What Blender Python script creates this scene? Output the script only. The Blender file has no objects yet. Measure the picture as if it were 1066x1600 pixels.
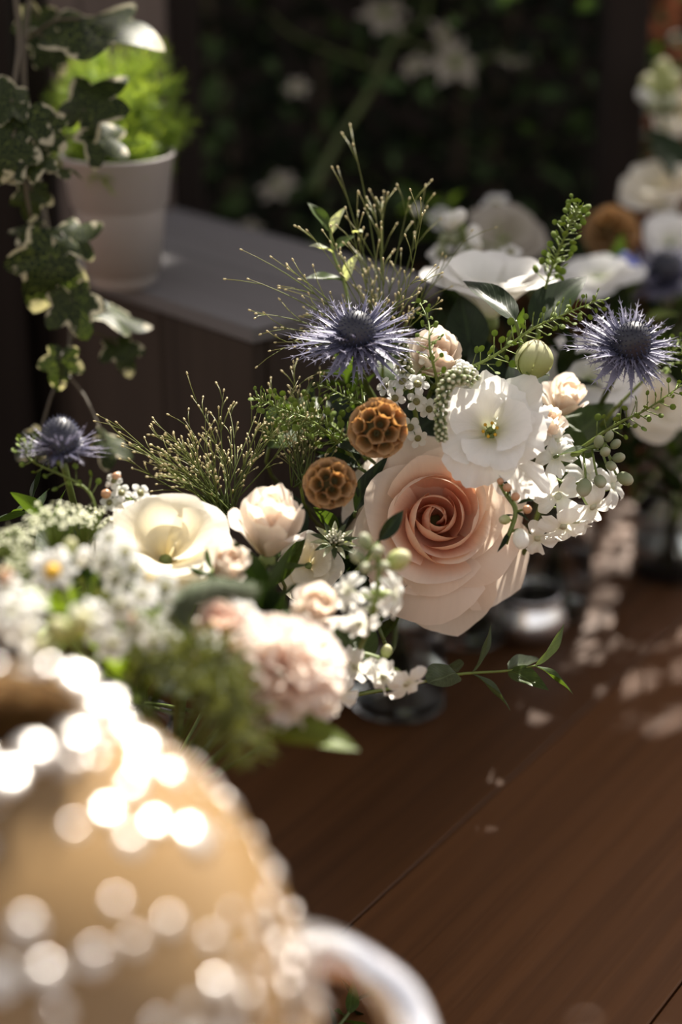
import bpy, math, random
import numpy as np
from mathutils import Vector, Matrix
PI = math.pi
C = bpy.context.scene.collection
SC = bpy.context.scene

# ------------------------------------------------------------------ camera
PITCH = math.radians(22.6)
FPX = 2800.0
CAMPOS = Vector((0, 0, 0.62))
Rv = Vector((1, 0, 0))
Fv = Vector((0, math.cos(PITCH), -math.sin(PITCH)))
Uv = Vector((0, math.sin(PITCH), math.cos(PITCH)))
cam = bpy.data.cameras.new('camera')
camo = bpy.data.objects.new('camera', cam)
C.objects.link(camo)
camo.location = CAMPOS
camo.rotation_euler = (PI/2 - PITCH, 0, 0)
cam.sensor_fit = 'VERTICAL'
cam.sensor_height = 36.0
cam.sensor_width = 24.0
cam.lens = FPX/1600*36.0
cam.clip_start = 0.02
cam.dof.use_dof = True
cam.dof.focus_distance = 0.985
cam.dof.aperture_fstop = 2.3
cam.dof.aperture_blades = 9
SC.camera = camo

# ------------------------------------------------------------------ sky, sun, exposure
SUN_EL, SUN_AZ = math.radians(47), math.radians(18)     # azimuth from +Y (away from camera) towards +X
SUND = Vector((math.cos(SUN_EL)*math.sin(SUN_AZ), math.cos(SUN_EL)*math.cos(SUN_AZ), math.sin(SUN_EL)))
world = bpy.data.worlds.new('sky')
SC.world = world
world.use_nodes = True
wn = world.node_tree.nodes
bg = wn['Background']
sky = wn.new('ShaderNodeTexSky')
sky.sky_type = 'NISHITA'
sky.sun_disc = False
sky.sun_elevation = SUN_EL
sky.sun_rotation = SUN_AZ
hs = wn.new('ShaderNodeHueSaturation')
hs.inputs['Saturation'].default_value = 0.35
wm = wn.new('ShaderNodeMixRGB')
wm.blend_type = 'MULTIPLY'
wm.inputs[0].default_value = 1
wm.inputs[2].default_value = (1.0, 0.88, 0.77, 1)
world.node_tree.links.new(sky.outputs[0], hs.inputs['Color'])
world.node_tree.links.new(hs.outputs[0], wm.inputs[1])
world.node_tree.links.new(wm.outputs[0], bg.inputs[0])
bg.inputs[1].default_value = 0.130
sl = bpy.data.lights.new('sun', 'SUN')
slo = bpy.data.objects.new('sun', sl)
C.objects.link(slo)
slo.rotation_euler = SUND.to_track_quat('Z', 'Y').to_euler()
sl.energy = 8.5
sl.color = (1.0, 0.93, 0.82)
sl.angle = math.radians(0.53)
vs = SC.view_settings
vs.view_transform = 'Standard'
vs.look = 'None'
vs.gamma = 1
vs.use_curve_mapping = False
vs.exposure = 0.95
SC.cycles.max_bounces = 8
SC.cycles.transparent_max_bounces = 8
SC.cycles.caustics_refractive = False
SC.cycles.caustics_reflective = False
SC.cycles.sample_clamp_indirect = 4
SC.cycles.use_denoising = True

# ------------------------------------------------------------------ helpers
def at(px, py, d):
    return CAMPOS + d*(Fv + (px-533)/FPX*Rv - (py-800)/FPX*Uv)
def floor_at(px, py, z=0.0):
    t = (py-800)/FPX
    d = (CAMPOS.z-z)/(math.sin(PITCH)+t*math.cos(PITCH))
    return at(px, py, d)
def axis(r, u, t):
    return (r*Rv + u*Uv - t*Fv).normalized()
rnd = random.Random(7)
MW = {}
def frame(origin, z, spin=0.0):
    z = Vector(z).normalized()
    ref = Vector((0, 0, 1)) if abs(z.z) < 0.95 else Vector((0, 1, 0))
    x = ref.cross(z).normalized()
    y = z.cross(x)
    M = Matrix((x, y, z)).transposed().to_4x4()
    M.translation = origin
    return M @ Matrix.Rotation(spin, 4, 'Z')
def mk(name, mesh, parent=None, M=None):
    o = bpy.data.objects.new(name, mesh)
    C.objects.link(o)
    M = M if M is not None else (MW[parent.name] if parent else Matrix.Identity(4))
    if parent:
        o.parent = parent
        o.matrix_basis = MW[parent.name].inverted() @ M
    else:
        o.matrix_basis = M
    MW[o.name] = M.copy()
    return o
def thing(name, label, cat, M, group=None):
    o = bpy.data.objects.new(name, None)
    C.objects.link(o)
    o.empty_display_size = 0.01
    if not isinstance(M, Matrix):
        M = Matrix.Translation(M)
    o.matrix_basis = M
    MW[o.name] = M.copy()
    tag(o, label, cat, group)
    return o
def tag(o, label=None, cat=None, group=None, kind=None):
    if label: o['label'] = label
    if cat: o['category'] = cat
    if group: o['group'] = group
    if kind: o['kind'] = kind
    return o

class MB:
    def __init__(s): s.v, s.f, s.uv = [], [], []
    def add(s, v, f, uv=None):
        n = len(s.v)
        s.v += [tuple(p) for p in v]
        s.f += [tuple(i+n for i in q) for q in f]
        s.uv += list(uv) if uv is not None else [(0.5, 0.5)]*len(v)
        return s
    def xf(s, v, f, uv, M):
        return s.add([M @ Vector(p) for p in v], f, uv)
    def mesh(s, name, mat, smooth=True):
        me = bpy.data.meshes.new(name)
        me.from_pydata(s.v, [], s.f)
        ul = me.uv_layers.new(name='UVMap')
        li = np.empty(len(me.loops), dtype=np.int32)
        me.loops.foreach_get('vertex_index', li)
        ul.data.foreach_set('uv', np.array(s.uv, dtype=np.float32)[li].ravel())
        if smooth: me.polygons.foreach_set('use_smooth', [True]*len(me.polygons))
        me.materials.append(mat)
        return me
    def build(s, name, mat, parent=None, M=None, smooth=True):
        return mk(name, s.mesh(name, mat, smooth), parent, M)
def sheet(fn, nu, nv):
    v, uv, f = [], [], []
    for j in range(nv+1):
        for i in range(nu+1):
            u, w = i/nu, j/nv
            v.append(fn(u*2-1, w)); uv.append((u, w))
    for j in range(nv):
        for i in range(nu):
            a = j*(nu+1)+i
            f.append((a, a+1, a+nu+2, a+nu+1))
    return v, f, uv
def tube(pts, rad, n=6, v0=0.0, v1=1.0):
    pts = [Vector(p) for p in pts]
    if not hasattr(rad, '__len__'): rad = [rad]*len(pts)
    v, uv, f = [], [], []
    t0 = (pts[1]-pts[0]).normalized()
    nrm = t0.orthogonal().normalized()
    for k, p in enumerate(pts):
        t = (pts[min(k+1, len(pts)-1)]-pts[max(k-1, 0)]).normalized()
        nrm = (nrm - t*nrm.dot(t)).normalized()
        b = t.cross(nrm)
        for i in range(n):
            a = 2*PI*i/n
            v.append(p + (nrm*math.cos(a)+b*math.sin(a))*rad[k])
            uv.append((i/n, v0+(v1-v0)*k/(len(pts)-1)))
    for k in range(len(pts)-1):
        for i in range(n):
            f.append((k*n+i, k*n+(i+1) % n, (k+1)*n+(i+1) % n, (k+1)*n+i))
    f.append(tuple(range(n))[::-1]); f.append(tuple((len(pts)-1)*n+i for i in range(n)))
    return v, f, uv
def bez(ps, n):
    ps = [Vector(p) for p in ps]
    out = []
    for k in range(n+1):
        t = k/n
        q = ps[:]
        while len(q) > 1:
            q = [q[i].lerp(q[i+1], t) for i in range(len(q)-1)]
        out.append(q[0])
    return out
def catmull(ps, n):
    ps = [Vector(p) for p in ps]
    P = [ps[0]*2-ps[1]] + ps + [ps[-1]*2-ps[-2]]
    out = []
    for i in range(1, len(P)-2):
        for k in range(n):
            t = k/n
            a, b, c, d = P[i-1], P[i], P[i+1], P[i+2]
            out.append(0.5*((2*b)+(c-a)*t+(2*a-5*b+4*c-d)*t*t+(3*b-a-3*c+d)*t**3))
    out.append(ps[-1])
    return out
def ball(r=1.0, nu=8, nv=5, sz=1.0, fn=None):
    v, uv, f = [(0, 0, -r*sz)], [(0.5, 0)], []
    for j in range(1, nv):
        th = PI*j/nv
        for i in range(nu):
            a = 2*PI*i/nu
            k = fn(a, j/nv) if fn else 1.0
            v.append((r*k*math.sin(th)*math.cos(a), r*k*math.sin(th)*math.sin(a), -r*sz*math.cos(th)))
            uv.append((i/nu, j/nv))
    v.append((0, 0, r*sz)); uv.append((0.5, 1))
    for i in range(nu):
        f.append((0, 1+(i+1) % nu, 1+i))
    for j in range(nv-2):
        for i in range(nu):
            a, b = 1+j*nu+i, 1+j*nu+(i+1) % nu
            f.append((a, b, b+nu, a+nu))
    L = len(v)-1
    for i in range(nu):
        f.append((L-nu+i, L-nu+(i+1) % nu, L))
    return v, f, uv
def lathe(prof, n=32, fn=None):
    v, uv, f = [], [], []
    for j, (r, z) in enumerate(prof):
        for i in range(n):
            a = 2*PI*i/n
            v.append((r*math.cos(a), r*math.sin(a), z)); uv.append((i/n, j/(len(prof)-1)))
    for j in range(len(prof)-1):
        for i in range(n):
            f.append((j*n+i, j*n+(i+1) % n, (j+1)*n+(i+1) % n, (j+1)*n+i))
    return v, f, uv
def box(x0, x1, y0, y1, z0, z1, bev=0.0):
    if bev <= 0:
        v = [(x, y, z) for z in (z0, z1) for y in (y0, y1) for x in (x0, x1)]
        f = [(0, 2, 3, 1), (4, 5, 7, 6), (0, 1, 5, 4), (2, 6, 7, 3), (0, 4, 6, 2), (1, 3, 7, 5)]
        return v, f, [(p[0], p[1]) for p in v]
    import bmesh
    bm = bmesh.new()
    bmesh.ops.create_cube(bm, size=1)
    for q in bm.verts:
        q.co = ((x0+x1)/2+q.co.x*(x1-x0), (y0+y1)/2+q.co.y*(y1-y0), (z0+z1)/2+q.co.z*(z1-z0))
    bmesh.ops.bevel(bm, geom=bm.edges[:], offset=bev, segments=1, affect='EDGES')
    bm.verts.ensure_lookup_table()
    v = [tuple(q.co) for q in bm.verts]
    f = [tuple(q.index for q in p.verts) for p in bm.faces]
    bm.free()
    return v, f, [(p[0], p[1]) for p in v]

# ------------------------------------------------------------------ materials
def newmat(name):
    m = bpy.data.materials.new(name)
    m.use_nodes = True
    nt = m.node_tree
    nt.nodes.clear()
    out = nt.nodes.new('ShaderNodeOutputMaterial')
    return m, nt, out
def N(nt, t, **kw):
    n = nt.nodes.new(t)
    for k, v in kw.items():
        if k in n.inputs: n.inputs[k].default_value = v
        else: setattr(n, k, v)
    return n
def rgba(c): return (c[0], c[1], c[2], 1)
def ramp(nt, stops, fac=None):
    r = nt.nodes.new('ShaderNodeValToRGB')
    e = r.color_ramp.elements
    while len(e) < len(stops): e.new(0.5)
    for el, (p, c) in zip(e, stops):
        el.position = p; el.color = rgba(c)
    if fac is not None: nt.links.new(fac, r.inputs[0])
    return r
def petal_mat(name, stops, trans=0.35, rough=0.55, tint=(1, 0.96, 0.88), bump=0.25, wob=8.0, spec=0.25):
    m, nt, out = newmat(name)
    L = nt.links.new
    uv = N(nt, 'ShaderNodeUVMap')
    sp = N(nt, 'ShaderNodeSeparateXYZ'); L(uv.outputs[0], sp.inputs[0])
    r = ramp(nt, stops, sp.outputs[1])
    mp = N(nt, 'ShaderNodeMapping'); mp.inputs['Scale'].default_value = (26, 2.2, 1); L(uv.outputs[0], mp.inputs[0])
    nz = N(nt, 'ShaderNodeTexNoise', Scale=1.0, Detail=3.0); L(mp.outputs[0], nz.inputs['Vector'])
    bp = N(nt, 'ShaderNodeBump', Strength=bump, Distance=0.0006); L(nz.outputs[0], bp.inputs['Height'])
    mx = N(nt, 'ShaderNodeMixRGB', blend_type='MULTIPLY'); mx.inputs[0].default_value = 0.10
    L(r.outputs[0], mx.inputs[1]); L(nz.outputs[0], mx.inputs[2])
    pb = N(nt, 'ShaderNodeBsdfPrincipled', Roughness=rough); pb.inputs['Specular IOR Level'].default_value = spec
    L(mx.outputs[0], pb.inputs['Base Color']); L(bp.outputs[0], pb.inputs['Normal'])
    tm = N(nt, 'ShaderNodeMixRGB', blend_type='MULTIPLY'); tm.inputs[0].default_value = 1; tm.inputs[2].default_value = rgba(tint)
    L(mx.outputs[0], tm.inputs[1])
    tr = N(nt, 'ShaderNodeBsdfTranslucent'); L(tm.outputs[0], tr.inputs[0])
    ms = N(nt, 'ShaderNodeMixShader'); ms.inputs[0].default_value = trans
    L(pb.outputs[0], ms.inputs[1]); L(tr.outputs[0], ms.inputs[2]); L(ms.outputs[0], out.inputs[0])
    return m
def leaf_mat(name, col, rib, trans=0.3, rough=0.35, tcol=None, nveins=9, spec=0.5):
    m, nt, out = newmat(name)
    L = nt.links.new
    uv = N(nt, 'ShaderNodeUVMap')
    sp = N(nt, 'ShaderNodeSeparateXYZ'); L(uv.outputs[0], sp.inputs[0])
    a = N(nt, 'ShaderNodeMath', operation='SUBTRACT'); L(sp.outputs[0], a.inputs[0]); a.inputs[1].default_value = 0.5
    b = N(nt, 'ShaderNodeMath', operation='ABSOLUTE'); L(a.outputs[0], b.inputs[0])
    c = N(nt, 'ShaderNodeMath', operation='MULTIPLY_ADD'); L(b.outputs[0], c.inputs[0]); c.inputs[1].default_value = -0.7; L(sp.outputs[1], c.inputs[2])
    d = N(nt, 'ShaderNodeMath', operation='MULTIPLY'); L(c.outputs[0], d.inputs[0]); d.inputs[1].default_value = nveins*2*PI
    e = N(nt, 'ShaderNodeMath', operation='SINE'); L(d.outputs[0], e.inputs[0])
    vr = ramp(nt, [(0.8, (0, 0, 0)), (1.0, (0.4, 0.4, 0.4))], e.outputs[0])
    mr = ramp(nt, [(0.0, (1, 1, 1)), (0.05, (0, 0, 0))], b.outputs[0])
    mxv = N(nt, 'ShaderNodeMixRGB', blend_type='LIGHTEN'); mxv.inputs[0].default_value = 1
    L(vr.outputs[0], mxv.inputs[1]); L(mr.outputs[0], mxv.inputs[2])
    tc = N(nt, 'ShaderNodeTexCoord')
    nz = N(nt, 'ShaderNodeTexNoise', Scale=6.0, Detail=2.0); L(tc.outputs['Object'], nz.inputs['Vector'])
    cr = ramp(nt, [(0.3, [x*0.72 for x in col]), (0.7, [x*1.25 for x in col])], nz.outputs[0])
    mc = N(nt, 'ShaderNodeMixRGB'); L(mxv.outputs[0], mc.inputs[0]); L(cr.outputs[0], mc.inputs[1]); mc.inputs[2].default_value = rgba(rib)
    pb = N(nt, 'ShaderNodeBsdfPrincipled', Roughness=rough); pb.inputs['Specular IOR Level'].default_value = spec
    L(mc.outputs[0], pb.inputs['Base Color'])
    bp = N(nt, 'ShaderNodeBump', Strength=0.3, Distance=0.0006); L(mxv.outputs[0], bp.inputs['Height']); L(bp.outputs[0], pb.inputs['Normal'])
    tr = N(nt, 'ShaderNodeBsdfTranslucent', Color=rgba(tcol or (col[0]*2.6, col[1]*2.6, col[2]*1.0)))
    ms = N(nt, 'ShaderNodeMixShader'); ms.inputs[0].default_value = trans
    L(pb.outputs[0], ms.inputs[1]); L(tr.outputs[0], ms.inputs[2]); L(ms.outputs[0], out.inputs[0])
    return m
def ivy_mat(name):
    m, nt, out = newmat(name)
    L = nt.links.new
    uv = N(nt, 'ShaderNodeUVMap')
    sp = N(nt, 'ShaderNodeSeparateXYZ'); L(uv.outputs[0], sp.inputs[0])
    tc = N(nt, 'ShaderNodeTexCoord')
    nz = N(nt, 'ShaderNodeTexNoise', Scale=2.4, Detail=4.0); L(tc.outputs['Object'], nz.inputs['Vector'])
    ad = N(nt, 'ShaderNodeMath', operation='MULTIPLY_ADD'); L(nz.outputs[0], ad.inputs[0]); ad.inputs[1].default_value = 1.8; L(sp.outputs[0], ad.inputs[2])
    hf = N(nt, 'ShaderNodeMath', operation='MULTIPLY'); L(ad.outputs[0], hf.inputs[0]); hf.inputs[1].default_value = 0.5
    edge = ramp(nt, [(0.915, (0, 0, 0)), (0.94, (1, 1, 1))], hf.outputs[0])
    vo = N(nt, 'ShaderNodeTexVoronoi', Scale=11.0, feature='DISTANCE_TO_EDGE'); L(tc.outputs['Object'], vo.inputs['Vector'])
    vn = ramp(nt, [(0.0, (0.13, 0.16, 0.035)), (0.07, (0.010, 0.020, 0.005))], vo.outputs['Distance'])
    mc = N(nt, 'ShaderNodeMixRGB'); L(edge.outputs[0], mc.inputs[0]); L(vn.outputs[0], mc.inputs[1]); mc.inputs[2].default_value = (0.50, 0.46, 0.33, 1)
    pb = N(nt, 'ShaderNodeBsdfPrincipled', Roughness=0.5); pb.inputs['Specular IOR Level'].default_value = 0.25; L(mc.outputs[0], pb.inputs['Base Color'])
    tr = N(nt, 'ShaderNodeBsdfTranslucent')
    tm = N(nt, 'ShaderNodeMixRGB', blend_type='MULTIPLY'); tm.inputs[0].default_value = 1; L(mc.outputs[0], tm.inputs[1]); tm.inputs[2].default_value = (1.0, 1.0, 0.6, 1)
    L(tm.outputs[0], tr.inputs[0])
    ms = N(nt, 'ShaderNodeMixShader'); ms.inputs[0].default_value = 0.4
    L(pb.outputs[0], ms.inputs[1]); L(tr.outputs[0], ms.inputs[2]); L(ms.outputs[0], out.inputs[0])
    return m
def plain_mat(name, col, rough=0.5, metal=0.0, spec=0.5, var=0.25, scale=60.0, bump=0.0, trans=0.0, tcol=None):
    m, nt, out = newmat(name)
    L = nt.links.new
    tc = N(nt, 'ShaderNodeTexCoord')
    nz = N(nt, 'ShaderNodeTexNoise', Scale=scale, Detail=3.0); L(tc.outputs['Object'], nz.inputs['Vector'])
    cr = ramp(nt, [(0.3, [x*(1-var) for x in col]), (0.7, [min(1, x*(1+var)) for x in col])], nz.outputs[0])
    pb = N(nt, 'ShaderNodeBsdfPrincipled', Roughness=rough, Metallic=metal); pb.inputs['Specular IOR Level'].default_value = spec
    L(cr.outputs[0], pb.inputs['Base Color'])
    if bump:
        bp = N(nt, 'ShaderNodeBump', Strength=bump, Distance=0.002); L(nz.outputs[0], bp.inputs['Height']); L(bp.outputs[0], pb.inputs['Normal'])
    if trans:
        tr = N(nt, 'ShaderNodeBsdfTranslucent', Color=rgba(tcol or col))
        ms = N(nt, 'ShaderNodeMixShader'); ms.inputs[0].default_value = trans
        L(pb.outputs[0], ms.inputs[1]); L(tr.outputs[0], ms.inputs[2]); L(ms.outputs[0], out.inputs[0])
    else:
        L(pb.outputs[0], out.inputs[0])
    return m
def grad_mat(name, stops, rough=0.5, trans=0.2, spec=0.4, metal=0.0):
    m, nt, out = newmat(name)
    L = nt.links.new
    uv = N(nt, 'ShaderNodeUVMap')
    sp = N(nt, 'ShaderNodeSeparateXYZ'); L(uv.outputs[0], sp.inputs[0])
    r = ramp(nt, stops, sp.outputs[1])
    pb = N(nt, 'ShaderNodeBsdfPrincipled', Roughness=rough, Metallic=metal); pb.inputs['Specular IOR Level'].default_value = spec
    L(r.outputs[0], pb.inputs['Base Color'])
    tr = N(nt, 'ShaderNodeBsdfTranslucent'); L(r.outputs[0], tr.inputs[0])
    ms = N(nt, 'ShaderNodeMixShader'); ms.inputs[0].default_value = trans
    L(pb.outputs[0], ms.inputs[1]); L(tr.outputs[0], ms.inputs[2]); L(ms.outputs[0], out.inputs[0])
    return m
def wood_mat(name, c0, c1, rough=0.45, sc=(40, 1.6, 40), bump=0.25, spec=0.5, streak=0.5):
    """grain runs along local Y"""
    m, nt, out = newmat(name)
    L = nt.links.new
    tc = N(nt, 'ShaderNodeTexCoord')
    oi = N(nt, 'ShaderNodeObjectInfo')
    ad = N(nt, 'ShaderNodeVectorMath', operation='ADD'); L(tc.outputs['Object'], ad.inputs[0]); L(oi.outputs['Random'], ad.inputs[1])
    mp = N(nt, 'ShaderNodeMapping'); mp.inputs['Scale'].default_value = sc; L(ad.outputs[0], mp.inputs[0])
    nz = N(nt, 'ShaderNodeTexNoise', Scale=1.0, Detail=6.0, Roughness=0.6, Distortion=0.6); L(mp.outputs[0], nz.inputs['Vector'])
    mp2 = N(nt, 'ShaderNodeMapping'); mp2.inputs['Scale'].default_value = (sc[0]*5, sc[1]*1.5, sc[2]*5); L(ad.outputs[0], mp2.inputs[0])
    n2 = N(nt, 'ShaderNodeTexNoise', Scale=1.0, Detail=3.0); L(mp2.outputs[0], n2.inputs['Vector'])
    av = N(nt, 'ShaderNodeMath', operation='MULTIPLY_ADD'); L(n2.outputs[0], av.inputs[0]); av.inputs[1].default_value = streak; L(nz.outputs[0], av.inputs[2])
    cr = ramp(nt, [(0.42, c0), (0.62, [(a+b)/2 for a, b in zip(c0, c1)]), (0.95, c1)], av.outputs[0])
    hv = N(nt, 'ShaderNodeHueSaturation'); L(cr.outputs[0], hv.inputs['Color'])
    rv = N(nt, 'ShaderNodeMapRange'); rv.inputs[3].default_value = 0.8; rv.inputs[4].default_value = 1.25; L(oi.outputs['Random'], rv.inputs[0]); L(rv.outputs[0], hv.inputs['Value'])
    pb = N(nt, 'ShaderNodeBsdfPrincipled', Roughness=rough); pb.inputs['Specular IOR Level'].default_value = spec
    L(hv.outputs[0], pb.inputs['Base Color'])
    bp = N(nt, 'ShaderNodeBump', Strength=bump, Distance=0.001); L(av.outputs[0], bp.inputs['Height']); L(bp.outputs[0], pb.inputs['Normal'])
    L(pb.outputs[0], out.inputs[0])
    return m
def glass_mat(name, col=(1, 1, 1), rough=0.0, ior=1.45, tw=1.0):
    m, nt, out = newmat(name)
    pb = N(nt, 'ShaderNodeBsdfPrincipled', Roughness=rough, IOR=ior)
    pb.inputs['Transmission Weight'].default_value = tw
    tc = N(nt, 'ShaderNodeTexCoord'); nz = N(nt, 'ShaderNodeTexNoise', Scale=40.0)
    nt.links.new(tc.outputs['Object'], nz.inputs['Vector'])
    bp = N(nt, 'ShaderNodeBump', Strength=0.05, Distance=0.001)
    nt.links.new(nz.outputs[0], bp.inputs['Height']); nt.links.new(bp.outputs[0], pb.inputs['Normal'])
    pb.inputs['Base Color'].default_value = rgba(col)
    nt.links.new(pb.outputs[0], out.inputs[0])
    return m

M = {}
M['peach_in'] = petal_mat('peach inner petal', [(0, (0.88, 0.36, 0.19)), (0.55, (0.92, 0.52, 0.35)), (1, (0.95, 0.76, 0.62))], 0.38, tint=(1, 0.75, 0.55))
M['peach_mid'] = petal_mat('peach middle petal', [(0, (0.90, 0.46, 0.29)), (0.5, (0.94, 0.67, 0.51)), (1, (0.95, 0.81, 0.70))], 0.40, tint=(1, 0.85, 0.7))
M['peach_out'] = petal_mat('peach outer petal', [(0, (0.86, 0.74, 0.52)), (0.4, (0.94, 0.79, 0.67)), (1, (0.95, 0.84, 0.75))], 0.42)
M['blush_in'] = petal_mat('blush inner petal', [(0, (0.90, 0.68, 0.54)), (0.6, (0.93, 0.81, 0.71)), (1, (0.94, 0.87, 0.80))], 0.45, tint=(1, 0.9, 0.8))
M['blush_out'] = petal_mat('blush outer petal', [(0, (0.80, 0.74, 0.56)), (0.5, (0.92, 0.83, 0.75)), (1, (0.93, 0.86, 0.79))], 0.45)
M['pink_in'] = petal_mat('pink inner petal', [(0, (0.72, 0.30, 0.22)), (0.6, (0.82, 0.52, 0.43)), (1, (0.88, 0.70, 0.62))], 0.35)
M['pink_out'] = petal_mat('pink outer petal', [(0, (0.78, 0.62, 0.48)), (0.5, (0.86, 0.68, 0.60)), (1, (0.90, 0.77, 0.70))], 0.35)
M['white'] = petal_mat('white petal', [(0, (0.74, 0.78, 0.48)), (0.22, (0.88, 0.88, 0.78)), (0.5, (0.92, 0.92, 0.90)), (1, (0.93, 0.93, 0.92))], 0.45, tint=(1, 0.98, 0.94), bump=0.5)
M['umbel'] = petal_mat('umbel floret', [(0, (0.50, 0.54, 0.28)), (1, (0.74, 0.74, 0.58))], 0.3)
M['cream'] = petal_mat('cream petal', [(0, (0.84, 0.74, 0.46)), (0.35, (0.92, 0.87, 0.72)), (1, (0.94, 0.91, 0.83))], 0.48, tint=(1, 0.95, 0.82), bump=0.4)
M['carn'] = petal_mat('carnation petal', [(0, (0.90, 0.66, 0.55)), (0.6, (0.93, 0.80, 0.73)), (1, (0.95, 0.89, 0.86))], 0.42)
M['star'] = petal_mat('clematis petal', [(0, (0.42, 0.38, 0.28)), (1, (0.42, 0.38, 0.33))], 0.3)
M['bluepetal'] = petal_mat('blue petal', [(0, (0.10, 0.12, 0.40)), (1, (0.16, 0.20, 0.60))], 0.3)
M['budgreen'] = petal_mat('green bud petal', [(0, (0.26, 0.33, 0.09)), (0.55, (0.46, 0.50, 0.22)), (1, (0.70, 0.66, 0.44))], 0.25)
M['budgrey'] = grad_mat('grey green bud', [(0, (0.16, 0.20, 0.09)), (0.6, (0.28, 0.31, 0.18)), (1, (0.48, 0.48, 0.36))], 0.6, 0.2)
M['sepal'] = grad_mat('sepal green', [(0, (0.16, 0.22, 0.07)), (1, (0.24, 0.30, 0.10))], 0.5, 0.2)
M['calyx'] = grad_mat('calyx green', [(0, (0.30, 0.38, 0.12)), (0.7, (0.38, 0.44, 0.20)), (1, (0.62, 0.64, 0.48))], 0.5, 0.2)
M['stem'] = plain_mat('stem green', (0.08, 0.11, 0.025), 0.45)
M['stemlight'] = plain_mat('light stem green', (0.15, 0.20, 0.04), 0.45, trans=0.15)
M['stemdark'] = plain_mat('woody stem', (0.06, 0.045, 0.025), 0.6)
M['thorn'] = grad_mat('eryngium bract', [(0, (0.05, 0.05, 0.08)), (0.4, (0.13, 0.13, 0.21)), (1, (0.36, 0.34, 0.45))], 0.48, 0.15, 0.45)
M['cone'] = plain_mat('eryngium cone', (0.016, 0.017, 0.030), 0.5, scale=200)
M['conetip'] = plain_mat('eryngium cone tip', (0.05, 0.055, 0.10), 0.4)
M['pod'] = petal_mat('scabious paper cup', [(0, (0.13, 0.075, 0.02)), (0.5, (0.30, 0.16, 0.055)), (1, (0.66, 0.45, 0.25))], 0.40, tint=(1, 0.75, 0.4))
M['podcore'] = plain_mat('scabious core', (0.10, 0.085, 0.03), 0.8)
M['grass'] = grad_mat('panicum green', [(0, (0.07, 0.10, 0.02)), (0.7, (0.17, 0.20, 0.05)), (0.93, (0.30, 0.27, 0.11)), (1, (0.60, 0.52, 0.30))], 0.45, 0.3)
M['pennycress'] = petal_mat('pennycress pod', [(0, (0.12, 0.19, 0.025)), (1, (0.22, 0.29, 0.05))], 0.4, tint=(1, 1.0, 0.4))
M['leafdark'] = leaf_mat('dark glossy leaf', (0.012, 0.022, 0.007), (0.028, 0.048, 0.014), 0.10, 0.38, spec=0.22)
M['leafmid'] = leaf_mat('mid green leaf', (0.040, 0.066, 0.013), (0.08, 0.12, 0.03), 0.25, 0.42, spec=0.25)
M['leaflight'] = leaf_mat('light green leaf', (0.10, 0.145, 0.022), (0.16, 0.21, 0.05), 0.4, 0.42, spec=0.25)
M['leafgrey'] = leaf_mat('grey green leaf', (0.060, 0.082, 0.040), (0.11, 0.14, 0.07), 0.2, 0.45, spec=0.25)
M['leafpale'] = leaf_mat('pale leaf underside', (0.42, 0.45, 0.33), (0.5, 0.52, 0.4), 0.25, 0.4)
M['ivy'] = ivy_mat('variegated ivy')
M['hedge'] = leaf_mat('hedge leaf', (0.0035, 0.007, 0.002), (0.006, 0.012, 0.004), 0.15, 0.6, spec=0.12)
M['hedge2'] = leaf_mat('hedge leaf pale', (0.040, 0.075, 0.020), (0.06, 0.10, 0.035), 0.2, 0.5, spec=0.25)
M['fern'] = plain_mat('fern green', (0.16, 0.26, 0.03), 0.5, trans=0.45, tcol=(0.5, 0.62, 0.06), var=0.4, scale=30)
M['moss'] = plain_mat('feathery green', (0.085, 0.105, 0.020), 0.5, trans=0.4, tcol=(0.26, 0.27, 0.03), var=0.4, scale=30)
M['yellow'] = plain_mat('yellow pollen', (0.62, 0.36, 0.02), 0.7)
M['waxcentre'] = plain_mat('waxflower centre', (0.16, 0.15, 0.05), 0.4)
M['berry'] = plain_mat('peach berry', (0.50, 0.27, 0.15), 0.35)
M['beadgreen'] = grad_mat('veronica bud', [(0, (0.08, 0.11, 0.03)), (0.55, (0.22, 0.25, 0.10)), (1, (0.80, 0.78, 0.62))], 0.45, 0.2)
M['fuzz'] = plain_mat('grey green fuzz', (0.17, 0.20, 0.13), 0.8, trans=0.2)
M['deck'] = wood_mat('oiled deck board', (0.020, 0.0075, 0.0025), (0.100, 0.040, 0.013), 0.5, (24, 1.3, 24), 0.6, 0.18, 0.75)
M['crate'] = wood_mat('shade darkened crate board', (0.020, 0.013, 0.010), (0.045, 0.032, 0.025), 0.7, (20, 1.5, 20), 0.35, 0.3)  # crate sides, colour darkened to stand for their shade
M['cratetop_skylit'] = wood_mat('skylight paled crate top', (0.085, 0.080, 0.085), (0.15, 0.142, 0.148), 0.6, (20, 1.5, 20), 0.3, 0.3)  # crate top, skylight put into a paler colour than the sides
M['panel'] = wood_mat('weathered brown board', (0.09, 0.068, 0.06), (0.15, 0.12, 0.108), 0.7, (20, 1.5, 20), 0.35, 0.3)
M['darkwood'] = wood_mat('dark stained board', (0.008, 0.006, 0.0055), (0.020, 0.015, 0.013), 0.8, (20, 1.5, 20), 0.3, 0.12)
M['redwood'] = wood_mat('red brown board', (0.20, 0.065, 0.025), (0.40, 0.13, 0.05), 0.6, (12, 1.5, 12), 0.3, 0.3)
M['pot'] = plain_mat('white glazed pot', (0.34, 0.31, 0.30), 0.45, var=0.05, scale=20)
M['soil'] = plain_mat('potting soil', (0.025, 0.018, 0.012), 0.9, scale=90, bump=0.8)
M['glass'] = glass_mat('clear glass', (1, 1, 1), 0.07)
M['water'] = glass_mat('water', (0.9, 0.95, 0.9), 0, 1.33)
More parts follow.
